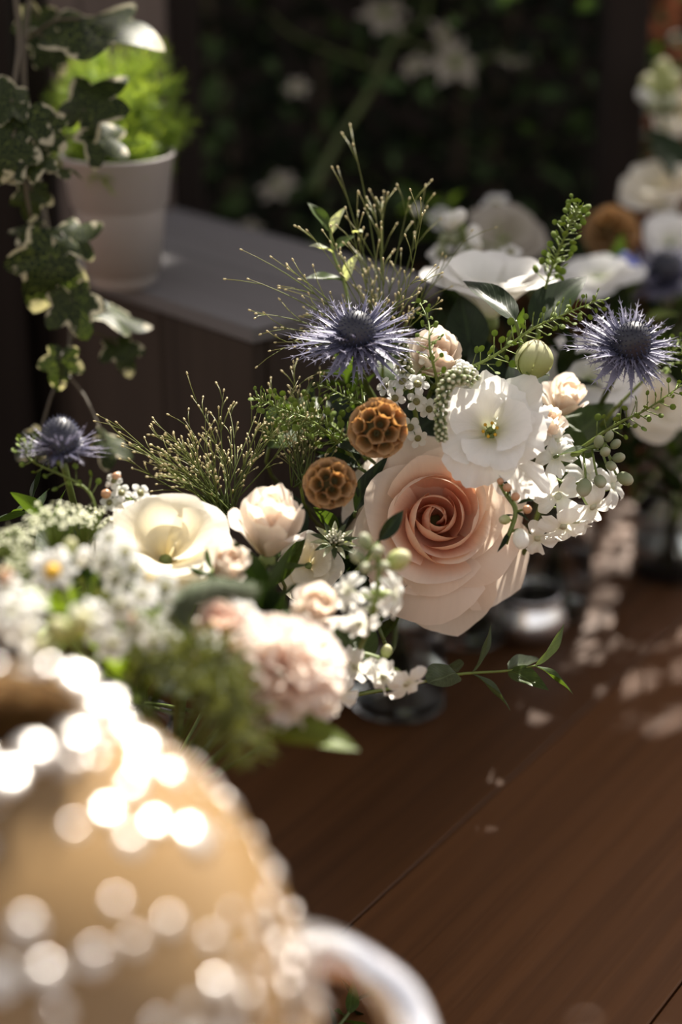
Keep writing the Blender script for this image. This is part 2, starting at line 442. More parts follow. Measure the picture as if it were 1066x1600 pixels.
M['jug'] = glass_mat('amber tinted faceted glass', (0.52, 0.33, 0.15), 0.25, 1.4, 0.55)
M['stud'] = plain_mat('pale silver stud', (0.80, 0.77, 0.74), 0.36, metal=1.0, var=0.03)
M['silver'] = plain_mat('polished silver', (0.90, 0.91, 0.95), 0.25, metal=1.0, var=0.02)
M['wax'] = plain_mat('candle wax', (0.7, 0.62, 0.48), 0.5, trans=0.3, var=.05)
M['bark'] = plain_mat('bark', (0.05, 0.035, 0.022), 0.8, bump=0.5)

# ------------------------------------------------------------------ setting: deck, back boards, posts
floor = bpy.data.objects.new('floor', None)
C.objects.link(floor); floor['kind'] = 'structure'; MW['floor'] = Matrix.Identity(4)
AZ = math.radians(33.4)
dirv, nv_ = Vector((math.sin(AZ), math.cos(AZ), 0)), Vector((math.cos(AZ), -math.sin(AZ), 0))
def seam_at(px, py):
    return floor_at(px, py).dot(nv_)
s1, s0 = seam_at(546, 1446), seam_at(1015, 1600)
BW = s0-s1
seams = [s0+BW*k for k in range(7, 0, -1)]+[s0-BW*k for k in range(0, 12)]
Rb = Matrix((nv_, dirv, Vector((0, 0, 1)))).transposed().to_4x4()
for k in range(len(seams)-1):
    hi, lo = seams[k], seams[k+1]
    g = 0.0006
    off = rnd.uniform(-0.2, 0.2)
    cuts = [-0.9, 0.15+off, 1.75+off, 3.0]
    for a, b in zip(cuts[:-1], cuts[1:]):
        m = MB().add(*box(-(hi-lo)/2+g, (hi-lo)/2-g, 0.0012, b-a-0.0012, -0.022, 0.0, 0.0009))
        m.build('plank', M['deck'], floor, Matrix.Translation(nv_*((hi+lo)/2)+dirv*a) @ Rb, smooth=False)
MB().add(*box(-3, 3, -1.5, 4.2, -0.06, -0.0225)).build('subfloor', M['darkwood'], floor, Matrix.Identity(4), False)

def board(parent, p, sx, sy, sz, mat, rot=None, name='board', grain='z', bev=0.002):
    """box with grain along its longest side (grain local Y)"""
    R = rot if rot is not None else Matrix.Identity(4)
    if grain == 'z': A = Matrix.Rotation(PI/2, 4, 'X'); v = box(-sx/2, sx/2, 0, sz, -sy/2, sy/2, bev)
    elif grain == 'x': A = Matrix.Rotation(-PI/2, 4, 'Z'); v = box(-sy/2, sy/2, -sx/2, sx/2, 0, sz, bev)
    else: A = Matrix.Identity(4); v = box(-sx/2, sx/2, -sy/2, sy/2, 0, sz, bev)
    return MB().add(*v).build(name, mat, parent, Matrix.Translation(p) @ R @ A, False)

# ------------------------------------------------------------------ plant builders
_lm = {}
def leaf_mesh(kind, mat):
    key = (kind, mat)
    if key in _lm: return _lm[key]
    def prof(w):
        if kind == 'ovate': return (math.sin(PI*w**0.8))**0.85*(1-0.25*w)
        if kind == 'lance': return math.sin(PI*w**0.9)**0.9*(1-0.1*w)
        if kind == 'round': return max(0, 1-(2*w-1)**2)**0.5
        return math.sin(PI*w)
    def fn(u, w):
        h = prof(min(max(w, 0.0), 1.0))*0.5
        return (u*h, w, 0.10*abs(u)*h*2 - 0.16*w*w + 0.05*math.sin(w*9+u*2)*h)
    m = MB().add(*sheet(fn, 6, 12))
    _lm[key] = m.mesh(kind+'_leaf', M[mat])
    return _lm[key]
def ivy_mesh(seed):
    key = ('ivy', seed)
    if key in _lm: return _lm[key]
    r = random.Random(seed)
    lobes = [(90, 1.0), (30, 0.80), (150, 0.80), (-32, 0.60), (212, 0.60)]
    lobes = [(a+r.uniform(-6, 6), l*r.uniform(.9, 1.1)) for a, l in lobes]
    n = 60
    v, uv, f = [(0, 0, 0)], [(0, 0.5)], []
    for ring, k in enumerate((0.25, 0.5, 0.75, 0.9, 1.0)):
        for i in range(n):
            a = -PI/2 + 2*PI*i/n
            R = 0.26
            for la, ll in lobes:
                dd = abs((math.degrees(a)-la+180) % 360-180)
                R = max(R, ll*(1-0.55*(dd/40)**1.25) if dd < 40 else 0.44)
            dd = abs((math.degrees(a)+90+180) % 360-180)
            if dd < 22: R *= 0.45+0.55*dd/22
            x, y = k*R*math.cos(a), k*R*math.sin(a)
            v.append((x, y, 0.12*math.sin(3*x+seed)*k + 0.10*math.cos(4*y+seed*2)*k - 0.22*(x*x+y*y)))
            uv.append((k if R > 0.4 else k*0.9, i/n))
    for i in range(n): f.append((0, 1+i, 1+(i+1) % n))
    for q in range(4):
        for i in range(n):
            a = 1+q*n
            f.append((a+i, a+n+i, a+n+(i+1) % n, a+(i+1) % n))
    _lm[key] = MB().add(v, f, uv).mesh('ivy_leaf', M['ivy'])
    return _lm[key]
def leaf_matrix(p0, p1, width, nrm):
    p0, p1 = Vector(p0), Vector(p1)
    y = p1-p0; L = y.length; y.normalize()
    z = Vector(nrm); z = (z-y*z.dot(y)).normalized()
    x = y.cross(z)
    Mx = Matrix((x*width, y*L, z*L)).transposed().to_4x4()
    Mx.translation = p0
    return Mx
def add_leaf(parent, p0, p1, width, nrm, mat='leafdark', kind='ovate', name='leaf'):
    return mk(name, leaf_mesh(kind, mat), parent, leaf_matrix(p0, p1, width, nrm))
def add_stem(root, pts, r0, r1=None, mat='stem', name='stem', n=6, seg=6):
    ps = catmull(pts, seg) if len(pts) > 2 else bez(pts, 4)
    r1 = r0 if r1 is None else r1
    inv = MW[root.name].inverted()
    rr = [r0+(r1-r0)*i/(len(ps)-1) for i in range(len(ps))]
    return MB().add(*tube([inv @ p for p in ps], rr, n)).build(name, M[mat], root)
JAR = {'a': floor_at(622, 1100), 'b': floor_at(215, 1345), 'c': floor_at(862, 955), 'd': floor_at(1042, 895), 'e': floor_at(262, 1540), 'g': floor_at(735, 995)}
def to_jar(root, base, ax, key, r=0.0016, mat='stem', h=0.098, lead=0.03):
    j = JAR[key]
    a = rnd.uniform(0, 6.28); q = rnd.uniform(0.002, 0.013)
    mouth = j+Vector((q*math.cos(a), q*math.sin(a), h))
    bot = j+Vector((-q*math.cos(a), -q*math.sin(a), 0.010))
    p1 = base-ax*min(lead, (base-mouth).length*0.4)+Fv*.045-Uv*.01
    ps = bez([base, p1, mouth+Vector((0, 0, .025)), mouth], 12)+[mouth.lerp(bot, .5), bot]
    inv = MW[root.name].inverted()
    return MB().add(*tube([inv @ p for p in ps], r, 6)).build('stem', M[mat], root)

def rose(name, label, px, py, d, ax, Rpx, mats, cat='rose', seed=1, n=28, opn=1.0, spin=0.0, jar=None, group=None,
         deep=0.9, skew=(0, 0), sep=True, heart=0.78, outer=None):
    R = Rpx/FPX*d
    r = random.Random(seed)
    base = at(px, py, d) - ax*R*deep*0.75
    Mx = frame(base, ax, spin)
    root = thing(name, label, cat, Mx, group)
    for i in range(n):
        t = i/(n-1)
        phi = i*2.39996+r.uniform(-.35, .35)
        ox, oy = r.uniform(-.05, .05)*(t < .6), r.uniform(-.05, .05)*(t < .6)
        rt = (0.05+0.95*t**1.12)*(1 if t < .3 else opn+(1-opn)*0.3)
        if t < 0.25: A, spi = 1.7-1.6*t, 0.26
        elif t < 0.6: A, spi = 1.35-0.6*t, 0.16
        else: A, spi = 0.95, 0.07
        A *= r.uniform(.9, 1.1)
        zt = deep*(heart+0.5*t if t < .3 else heart+0.15-0.05*(t-.3) if t < .62 else heart+0.134-(t-.62)**1.1*1.9*opn)
        zt += r.uniform(-.03, .03)
        if t < 0.5: rm, zm = rt*1.25+0.10, deep*0.45
        else: rm, zm = rt*(1.05-0.5*(t-.5)), zt*0.55+0.05
        curl = max(0.0, (t-.40))*1.25*opn
        ph1, ph2 = r.uniform(0, 6), r.uniform(0, 6)
        tipk = r.uniform(0.0, 0.10) if t > .4 else 0.02
        mt = mats[0] if t < .42 else mats[1] if t < .72 else mats[2]
        nu, nvv = (14, 10) if t < .3 else (12, 10)
        notch = r.uniform(-.3, .3)
        rs = r.uniform(0.90, 1.08) if t > .5 else 1
        def fn(u, w):
            le = 1-0.30*abs(u)**2.6+tipk*max(0, 1-abs(u-notch)*3)
            v = w*le
            rr = (1-v)**2*0.03+2*v*(1-v)*rm+v*v*rt
            zz = (1-v)**2*0.0+2*v*(1-v)*zm+v*v*zt
            s = max(0.0, (v-.62)/.38)
            cu = curl*(1+0.35*math.sin(3*u+ph1))
            rr += cu*0.24*s*s
            zz -= cu*0.30*s*s
            rr *= 1+spi*u
            e = max(0.0, abs(u)-.55)/.45
            rr += e*e*v*0.10*t
            zz -= e*e*v*0.08*t
            wob = (0.030 if t > .45 else .016)*v*math.sin(5*u+ph2)+(0.020 if t > .45 else .01)*v*v*math.sin(9*u+ph1)
            zz += wob*(0.4+t)
            a = phi+u*A*(0.75+0.25*math.sin(PI*min(1, v*.9)))
            x, y = rr*rs*math.cos(a), rr*rs*math.sin(a)
            return ((x+ox*v+skew[0]*t*t*v)*R, (y+oy*v+skew[1]*t*t*v)*R, zz*R)
        MB().add(*sheet(fn, nu, nvv)).build('petal', M[mt], root)
    for (pa, plen, pw, pz, mt) in (outer or []):
        def fo(u, w):
            le = 1-0.22*abs(u)**3+0.07*max(0, 1-abs(u)*2.2)
            v = w*le
            hw = pw*(0.35+0.65*math.sin(PI/2*min(1, v*1.5)))
            rr = 0.05+v*plen
            zz = 0.30*math.sin(min(1.0, v*1.1)*PI)+pz*v*v+0.05*math.sin(4*u+pa)*v - 0.10*abs(u)**3*v
            return ((rr*math.cos(pa)-u*hw*math.sin(pa))*R, (rr*math.sin(pa)+u*hw*math.cos(pa))*R, zz*R)
        MB().add(*sheet(fo, 14, 12)).build('petal', M[mt], root)
    if sep:
        MB().add(*ball(0.16*R, 8, 6, 1.2)).build('hip', M['sepal'], root, Mx @ Matrix.Translation((0, 0, -0.06*R)))
        for k in range(5):
            a = k*2*PI/5
            p0 = Mx @ Vector((0.1*R*math.cos(a), 0.1*R*math.sin(a), -0.02*R))
            p1 = Mx @ Vector((0.75*R*math.cos(a), 0.75*R*math.sin(a), -0.12*R))
            add_leaf(root, p0, p1, 0.2*R, -ax, 'leafmid', 'lance', 'sepal')
    if jar: to_jar(root, base-ax*0.1*R, ax, jar, 0.0022, 'stem')
    return root

def ruffled(name, label, px, py, d, ax, Rpx, mat, cat='lisianthus', seed=1, n=10, jar=None, spin=0, deep=0.8, ruf=1.0, group=None, centre=True,
            extra=None, fine=1.0, face=1.0):
    """cupped flower of broad wavy-edged petals"""
    R = Rpx/FPX*d
    r = random.Random(seed)
    base = at(px, py, d)-ax*R*deep*0.6
    Mx = frame(base, ax, spin)
    root = thing(name, label, cat, Mx, group)
    spec = []
    for i in range(n):
        t = i/(n-1)
        spec.append((i*2.39996+r.uniform(-.15, .15), 0.68+0.32*t, deep*(1.0-0.45*t*face), 1.22-0.25*t, t))
    for e in (extra or []): spec.append(e)
    for (phi, rt, zt, A, t) in spec:
        p1, p2, p3 = r.uniform(0, 6), r.uniform(0, 6), r.uniform(0, 6)
        rm, zm = rt*0.62, zt*0.75
        def fn(u, w):
            le = 1-0.26*abs(u)**2.4
            v = w*le
            rr = (1-v)**2*0.05+2*v*(1-v)*rm+v*v*rt
            zz = 2*v*(1-v)*zm+v*v*zt
            s = max(0., (v-.6)/.4)
            rr += 0.14*s*s*(0.3+t); zz -= 0.15*s*s*(0.2+t)
            k = v**3*ruf*(.45+.55*t)
            off = 0.095*k*math.sin(4.2*u+p1)+0.055*k*math.sin(9*u+p2)+0.028*fine*k*v*v*math.sin(21*u+p3)
            zz += off*0.8; rr += off*0.7
            rr *= 1+0.12*u
            a = phi+u*A*(0.6+0.4*min(1, v*1.3))
            fr = 1+0.02*fine*math.sin(33*u+p2)*v**8
            return (rr*fr*math.cos(a)*R, rr*fr*math.sin(a)*R, zz*R)
        MB().add(*sheet(fn, 30, 14)).build('petal', M[mat], root)
    if centre:
        c = thing_part('pistil', root)
        MB().add(*tube([(0, 0, 0), (0, 0, 0.30*R)], [0.05*R, 0.03*R], 8)).xf(*ball(0.055*R, 8, 5, 0.7), Matrix.Translation((0, 0, 0.32*R))).build('pistil', M['stemlight'], root)
        for k in range(6):
            a = k*2*PI/6+.3
            tip = Vector((0.13*math.cos(a), 0.13*math.sin(a), 0.30))*R
            st = MB().add(*tube([(0, 0, 0.05*R), tip*0.8, tip], 0.010*R, 4)).build('stamen', M['calyx'], root)
            MB().add(*ball(0.035*R, 6, 4, 1.6)).build('anther', M['yellow'], st, Mx @ Matrix.Translation(tip))
    MB().add(*ball(0.14*R, 8, 5, 1.3)).build('calyx', M['sepal'], root, Mx @ Matrix.Translation((0, 0, -0.05*R)))
    if jar: to_jar(root, base-ax*0.1*R, ax, jar, 0.0018)
    return root
def thing_part(*a): return None

def carnation(name, label, px, py, d, ax, Rpx, mat, seed=3, n=46, jar=None, cat='carnation'):
    R = Rpx/FPX*d
    r = random.Random(seed)
    base = at(px, py, d)-ax*R*0.45
    Mx = frame(base, ax)
    root = thing(name, label, cat, Mx)
    for i in range(n):
        t = (i+.5)/n
        phi = i*2.39996
        th = math.acos(1-t*1.15) if 1-t*1.15 > -1 else PI
        dr = Vector((math.sin(th)*math.cos(phi), math.sin(th)*math.sin(phi), math.cos(th)*0.85))
        tan = Vector((-math.sin(phi), math.cos(phi), 0))
        nn = dr.cross(tan).normalized()
        p1, p2 = r.uniform(0, 6), r.uniform(0, 6)
        ln = R*r.uniform(.9, 1.03)
        tw = r.uniform(-1.2, 1.2)
        tan2 = tan*math.cos(tw)+nn*math.sin(tw)
        nn2 = nn*math.cos(tw)-tan*math.sin(tw)
        def fn(u, w):
            le = 1-0.15*abs(u)**2+0.03*math.sin(30*u+p1)
            v = 0.15+0.85*w*le
            hw = 0.44*v*R
            off = R*(0.10*v*v*math.sin(5*u+p1)+0.05*v**3*math.sin(12*u+p2))
            return Vector((0, 0, 0.3*R))*(1-w)*.3 + dr*ln*v+tan2*u*hw+nn2*off - dr*(0.10*R*u*u*v)
        MB().add(*sheet(fn, 16, 6)).build('petal', M[mat], root)
    MB().add(*tube([(0, 0, -0.75*R), (0, 0, -0.3*R), (0, 0, 0.2*R)], [0.18*R, 0.22*R, 0.26*R], 10)).build('calyx', M['calyx'], root)
    if jar: to_jar(root, Mx @ Vector((0, 0, -0.75*R)), ax, jar, 0.002)
    return root

_bract = []
def bract_mesh(k):
    if k < len(_bract): return _bract[k]
    while len(_bract) <= k:
        q = len(_bract)
        r = random.Random(50+q)
        m = MB()
        def fn(u, w):
            h = 0.032*(1-w)**0.8*(0.6+1.2*math.sin(PI*min(1, w*1.2)))
            return (u*h, w, 0.03*abs(u)*(1-w)+0.07*math.sin(w*2.5+q))
        m.add(*sheet(fn, 2, 8))
        for s in range(4):
            w = 0.25+0.18*s+r.uniform(-.04, .04)
            for sd in (-1, 1):
                L = 0.16*(1-w*.7)
                z = 0.07*math.sin(w*2.5+q)
                m.add([(sd*0.012, w-.02, z), (sd*0.012, w+.02, z), (sd*L*.75, w+L*.9, z+.04*r.uniform(-1, 1))], [(0, 1, 2)], [(0, w), (1, w), (.5, 1)])
        _bract.append(m.mesh('bract', M['thorn']))
    return _bract[k]
def sea_holly(label, px, py, d, ax, conepx, Rpx, seed, jar=None, n=95, stem_to=None, squash=1.0, up=0.0, group='sea hollies', low=True):
    R = Rpx/FPX*d; cr = conepx/FPX*d
    r = random.Random(seed)
    Mx = frame(at(px, py, d)-ax*cr*0.4, ax, seed)
    root = thing('sea_holly', label, 'thistle', Mx, group)
    MB().add(*ball(cr, 14, 9, 1.25)).build('cone', M['cone'], root, Mx @ Matrix.Translation((0, 0, cr*0.8)))
    m = MB()
    for i in range(230):
        t = (i+.5)/230
        th = math.acos(1-1.85*t); ph = i*2.39996
        dr = Vector((math.sin(th)*math.cos(ph), math.sin(th)*math.sin(ph), math.cos(th)*1.25))
        c = Vector((0, 0, cr*0.8))+dr*cr*0.97
        nn = Vector((dr.x, dr.y, dr.z/1.5)).normalized()
        m.xf([(-.5, 0, 0), (.25, .43, 0), (.25, -.43, 0), (0, 0, 2.2)], [(0, 1, 3), (1, 2, 3), (2, 0, 3)], [(0, 0)]*4, frame(c, nn) @ Matrix.Scale(cr*0.10, 4))
    o = m.build('floret_tips', M['conetip'], root, smooth=False); tag(o, kind='stuff')
    for i in range(n):
        t = (i+.5)/n
        el = up + (-0.40+1.10*t) + r.uniform(-.12, .12)
        ph = i*2.39996
        L = R*(1.10-0.55*max(0, t-.3))*r.uniform(.8, 1.1)
        dr = Vector((math.cos(el)*math.cos(ph), math.cos(el)*math.sin(ph), math.sin(el)*squash)).normalized()
        if low and (Mx.to_3x3() @ dr).dot(Uv) < -.15: L *= r.uniform(.45, .75)
        p0 = Vector((0.5*cr*math.cos(ph), 0.5*cr*math.sin(ph), cr*(0.05+0.5*max(0, t-.3))))
        big = 1.7 if t < .13 else 1.0
        Y = dr*L; Z = Vector((0, 0, 1)) if abs(dr.z) < .9 else Vector((1, 0, 0))
        X = Y.normalized().cross(Z).normalized(); Zz = X.cross(Y.normalized())
        B = Matrix((X*R*1.05*big*r.uniform(.6, 1.1), Y, Zz*R)).transposed().to_4x4()
        B.translation = p0
        mk('bract', bract_mesh(i % 4), root, Mx @ B)
    base = Mx @ Vector((0, 0, -0.1*cr))
    if stem_to is not None:
        e = stem_to
        add_stem(root, [base, base-ax*0.02, e], 0.0019, 0.0021, 'stem')
    if jar: to_jar(root, base, ax, jar, 0.0019)
    return root

def pod(label, px, py, d, ax, Rpx, seed, jar=None):
    R = Rpx/FPX*d
    r = random.Random(seed)
    Mx = frame(at(px, py, d), ax)
    root = thing('scabious_pod', label, 'seed head', Mx, 'scabious seed heads')
    MB().add(*ball(R*0.62, 14, 9)).build('core', M['podcore'], root)
    n = 42
    m = MB()
    k = 10
    def cup(i, j):
        a = 2*PI*i/k
        rad = (0.10, 0.20, 0.275)[j]; z = (0.0, 0.18, 0.36)[j]
        rad *= 1+(0.06*math.cos(5*a) if j == 2 else 0)
        return (rad*math.cos(a), rad*math.sin(a), z)
    v = [cup(i, j) for j in range(3) for i in range(k)]
    f = [(j*k+i, j*k+(i+1) % k, (j+1)*k+(i+1) % k, (j+1)*k+i) for j in range(2) for i in range(k)]
    uv = [(i/k, j/2) for j in range(3) for i in range(k)]
    me = m.add(v, f, uv).mesh('cup', M['pod'])
    s = MB()
    for i in range(5):
        a = 2*PI*i/5
        s.add(*tube([(0, 0, .05), (.10*math.cos(a), .10*math.sin(a), .22)], [.022, .004], 3))
    s.add(*ball(0.07, 6, 4, 1.2))
    sme = s.mesh('star', M['podcore'])
    for i in range(n):
        t = (i+.5)/n
        th = math.acos(1-2*t); ph = i*2.39996
        dr = Vector((math.sin(th)*math.cos(ph), math.sin(th)*math.sin(ph), math.cos(th)))
        B = Mx @ frame(dr*R*0.60, dr, r.uniform(0, 6)) @ Matrix.Scale(R*1.12*r.uniform(.88, 1.08), 4)
        c = mk('cup', me, root, B)
        mk('star', sme, c, B)
    if jar: to_jar(root, Mx @ Vector((0, 0, -R*0.7)), ax, jar, 0.0014, 'stemlight')
    return root

def panicum(label, origin, tips, seed, jar, group='panicum grass sprays', n=None, r0=0.00040):
    """origin: world point; tips: [(px,py,d)] ends of the long stalks; the others are spread between them"""
    r = random.Random(seed)
    root = thing('panicum_grass', label, 'grass spray', Matrix.Translation(origin), group)
    sm = ball(0.00062, 5, 3, 1.9)
    def stalk(end):
        m = MB()
        P0 = origin+Vector((r.uniform(-.006, .006), r.uniform(-.006, .006), 0))
        mid = P0.lerp(end, 0.5)+Vector((r.uniform(-.008, .008), r.uniform(-.008, .008), r.uniform(0.0, .012)))
        ps = [p-origin for p in bez([P0, mid, end], 10)]
        m.add(*tube(ps, [r0*1.5*(1-.75*i/10) for i in range(11)], 4, 0, 0.9))
        L = (end-P0).length
        for k in range(r.randint(5, 8)):
            i = r.randint(3, 9)
            b = ps[i]; dr = (ps[i+1 if i < 10 else i]-ps[i-1]).normalized()
            side = Vector((r.uniform(-1, 1), r.uniform(-1, 1), r.uniform(-1, 1)))
            side = (side-dr*side.dot(dr)).normalized()
            q = b+(dr*0.9+side*0.46).normalized()*L*r.uniform(.10, .26)
            qm = b.lerp(q, .5)+dr*L*0.02
            m.add(*tube([b, qm, q], r0*0.6, 3, 0.6, 0.95))
            m.xf(sm[0], sm[1], [(0.5, 1)]*len(sm[0]), frame(q, q-qm))
        m.xf(sm[0], sm[1], [(0.5, 1)]*len(sm[0]), frame(ps[-1], ps[-1]-ps[-2]))
        m.build('stalk', M['grass'], root)
    T = [at(*t) for t in tips]
    for t in T: stalk(t)
    for k in range(n or 20):
        a, b = r.sample(T, 2)
        e = a.lerp(b, r.uniform(.15, .6))
        stalk(origin.lerp(e, r.uniform(.55, .98))+Vector((r.uniform(-.01, .01), r.uniform(-.02, .02), r.uniform(-.01, .01))))
    if jar: to_jar(root, origin, Vector((0, 0, 1)), jar, 0.0009, 'stemlight')
    return root

_pp = []
def pennycress(label, pts, n, seed, size=0.0042, spread=0.010, mat='pennycress', group='pennycress sprays', jar=None, droop=0.0, t0=0.15):
    r = random.Random(seed)
    W = [at(*p) for p in pts]
    root = thing('pennycress_spray', label, 'seed spray', Matrix.Translation(W[0]), group)
    ps = catmull(W, 8)
    m = MB().add(*tube([p-W[0] for p in ps], [0.0011*(1-.7*i/(len(ps)-1)) for i in range(len(ps))], 5))
    if not _pp:
        def fn(u, w):
            h = math.sqrt(max(0, 1-(2*w-1)**2))*0.45
            return (u*h, w, 0.10*(1-u*u)*math.sin(PI*w))
        def fb(u, w):
            x, y, z = fn(u, w); return (x, y, -z)
        _pp.append(MB().add(*sheet(fn, 4, 6)).add(*sheet(fb, 4, 6)).mesh('seed_pod', M[mat]))
    pods = []
    for k in range(n):
        t = t0+(1-t0)*(k+.5)/n
        i = min(len(ps)-2, int(t*(len(ps)-1)))
        p = ps[i].lerp(ps[i+1], t*(len(ps)-1)-i); dr = (ps[i+1]-ps[i]).normalized()
        a = k*2.39996
        o1 = dr.orthogonal().normalized(); o2 = dr.cross(o1)
        side = o1*math.cos(a)+o2*math.sin(a)
        g = spread*(1.1-.6*t)*r.uniform(.6, 1.15)
        q = p+(side+dr*0.6).normalized()*g+Vector((0, 0, -droop*g))
        m.add(*tube([p-W[0], q-W[0]], 0.00035, 3))
        sz = size*(1.1-.4*t)*r.uniform(.75, 1.15)
        pods.append((q, (q-p).normalized()+Vector((r.uniform(-.4, .4), r.uniform(-.4, .4), r.uniform(0, .6))), sz))
    m.build('stem', M['stemlight'], root)
    for q, dr, sz in pods:
        dr.normalize()
        B = frame(q, Vector((r.uniform(-1, 1), r.uniform(-1.6, .6), r.uniform(-.4, 1)))+dr*0.01, 0)
        B = leaf_matrix(q, q+dr*sz, sz, Vector((r.uniform(-1, 1), r.uniform(-1.6, .3), r.uniform(-.4, 1))))
        mk('seed_pod', _pp[0], root, B)
    if jar: to_jar(root, W[0], (ps[1]-ps[0]).normalized(), jar, 0.0012, 'stemlight')
    return root

def floret_meshes(mat, seed, npet=4, heart=0.25, ruf=0.08, flat=0.35):
    r = random.Random(seed)
    m = MB()
    for k in range(npet):
        ph = 2*PI*k/npet+r.uniform(-.15, .15)
        p1 = r.uniform(0, 6)
        W = 1.25*2/npet if npet > 3 else .7
        fl = flat*r.uniform(.6, 1.5)
        def fn(u, w):
            le = 1-heart*max(0, 1-abs(u)*2.2)*.5-0.30*abs(u)**3
            v = w*le
            hw = W*(0.18+0.82*math.sin(PI/2*min(1, v*1.15)))*(0.76 if npet < 5 else 0.80)
            z = 0.35*math.sin(min(1, v*1.4)*PI/2)-fl*v*v + ruf*v*v*math.sin(5*u+p1)
            rr = v
            return (rr*math.cos(ph)-u*hw*math.sin(ph), rr*math.sin(ph)+u*hw*math.cos(ph), z)
        m.add(*sheet(fn, 8, 6))
    return m.mesh('floret', M[mat])
_fm = {}
def floret(root, p, ax, size, kind='stock', spin=0, name='floret'):
    B = frame(p, ax, spin) @ Matrix.Scale(size, 4)
    v = rnd.randint(0, 2)
    if kind == 'stock':
        if ('s', v) not in _fm:
            _fm['s', v] = floret_meshes('white', v, 4, 0.35, 0.17, 0.5)
        if 'sc' not in _fm:
            _fm['sc'] = MB().add(*tube([(0, 0, -.75), (0, 0, -.3), (0, 0, 0.12)], [.10, .17, .15], 8)).mesh('calyx', M['calyx'])
        o = mk(name, _fm['s', v], root, B)
        mk('calyx', _fm['sc'], o, B)
    elif kind == 'wax':
        if ('w', v) not in _fm:
            _fm['w', v] = floret_meshes('white', 20+v, 5, -0.1, 0.03, 0.15)
        if 'wc' not in _fm:
            _fm['wc'] = MB().xf(*ball(.36, 10, 5, .5), Matrix.Translation((0, 0, .22))).add(*tube([(0, 0, .3), (0, 0, .6)], .035, 4)).mesh('centre', M['waxcentre'])
            _fm['wk'] = MB().add(*tube([(0, 0, -.7), (0, 0, 0), (0, 0, .2)], [.12, .3, .36], 8)).mesh('cup', M['calyx'])
        o = mk(name, _fm['w', v], root, B)
        mk('centre', _fm['wc'], o, B); mk('cup', _fm['wk'], o, B)
    elif kind == 'daisy':
        if 'dz' not in _fm:
            _fm['dz'] = floret_meshes('white', 33, 7, -0.1, 0.05, 0.2)
            _fm['dc'] = MB().xf(*ball(.34, 10, 6, .6), Matrix.Translation((0, 0, .25))).mesh('centre', M['yellow'])
        o = mk(name, _fm['dz'], root, B)
        mk('centre', _fm['dc'], o, B)
    return o
def bud(root, p, ax, size, mat='calyx', name='bud', asp=1.35):
    key = ('bud', mat)
    if key not in _fm:
        _fm[key] = MB().add(*ball(1, 10, 7, 1.0, lambda a, t: 1+0.06*math.cos(4*a)*(t))).mesh('bud', M[mat])
    return mk(name, _fm[key], root, frame(p, ax) @ Matrix.Diagonal((size, size, size*asp, 1)))
def flower_stem(name, label, cat, stem_pts, items, jar=None, group=None, r=0.0014, ped=0.0007, leaves=(), mat='stemlight'):
    """stem_pts [(px,py,d)]; items [(kind, px,py,d, axis, sizepx)]"""
    W = [at(*p) for p in stem_pts]
    root = thing(name, label, cat, Matrix.Translation(W[-1]), group)
    ps = catmull(W, 6) if len(W) > 2 else bez(W, 6)
    m = MB().add(*tube([p-W[-1] for p in ps], r, 6))
    for it in items:
        kind, px, py, d, ax, sp = it
        p = at(px, py, d); s = sp/FPX*d
        j = min(range(len(ps)), key=lambda i: (ps[i]-p+ax*s*.5).length)
        q = p-ax*s*(0.7 if kind in ('stock', 'wax') else .9)
        m.add(*tube([x-W[-1] for x in bez([ps[j], q-ax*s*.3, q], 5)], ped, 5))
    m.build('stem', M[mat], root)
    for it in items:
        kind, px, py, d, ax, sp = it
        p = at(px, py, d); s = sp/FPX*d
        if kind in ('stock', 'wax', 'daisy'): floret(root, p, ax, s, kind, rnd.uniform(0, 6), 'blossom')
        elif kind == 'bud': bud(root, p, ax, s*.66, 'budgrey')
        elif kind == 'whitebud': bud(root, p, ax, s*.8, 'white')
        elif kind == 'greenbud': bud(root, p, ax, s*.8, 'budgreen')
        elif kind == 'berry': bud(root, p, ax, s*.8, 'berry', 'berry', 1.05)
    for (a, b, w, nr, mt, kd) in leaves:
        add_leaf(root, at(*a), at(*b), w, nr, mt, kd)
    if jar: to_jar(root, W[0], (W[1]-W[0]).normalized(), jar, r)
    return root
def sprig(name, label, cat, stem_pts, leaves, mat='leafmid', kind='lance', jar=None, group=None, r=0.0012, smat='stemlight'):
    W = [at(*p) for p in stem_pts]
    root = thing(name, label, cat, Matrix.Translation(W[0]), group)
    add_stem(root, W, r, r*.5, smat)
    for lf in leaves:
        a, b, w, nr = lf[:4]
        add_leaf(root, at(*a), at(*b), w, nr, lf[4] if len(lf) > 4 else mat, lf[5] if len(lf) > 5 else kind)
    if jar: to_jar(root, W[0], (W[1]-W[0]).normalized(), jar, r, smat)
    return root
def auto_leaves(pts, n, L, w, seed, mats, kind='ovate', ang=0.9):
    """leaves spread along a stem given in world points; returns world leaf tuples"""
    r = random.Random(seed); ps = catmull(pts, 6); out = []
    for k in range(n):
        i = min(len(ps)-2, int((k+1)/(n+.5)*(len(ps)-1)))
        dr = (ps[i+1]-ps[i]).normalized()
        o1 = dr.orthogonal().normalized(); o2 = dr.cross(o1); a = k*2.4+r.uniform(-.4, .4)
        v = (dr*math.cos(ang)+(o1*math.cos(a)+o2*math.sin(a))*math.sin(ang)).normalized()
        l = L*r.uniform(.7, 1.1)
        nr = (dr-v*dr.dot(v)+Vector((0, -.2, .4))).normalized()
        out.append((ps[i], ps[i]+v*l, w*r.uniform(.8, 1.1), nr, r.choice(mats), kind))
    return out
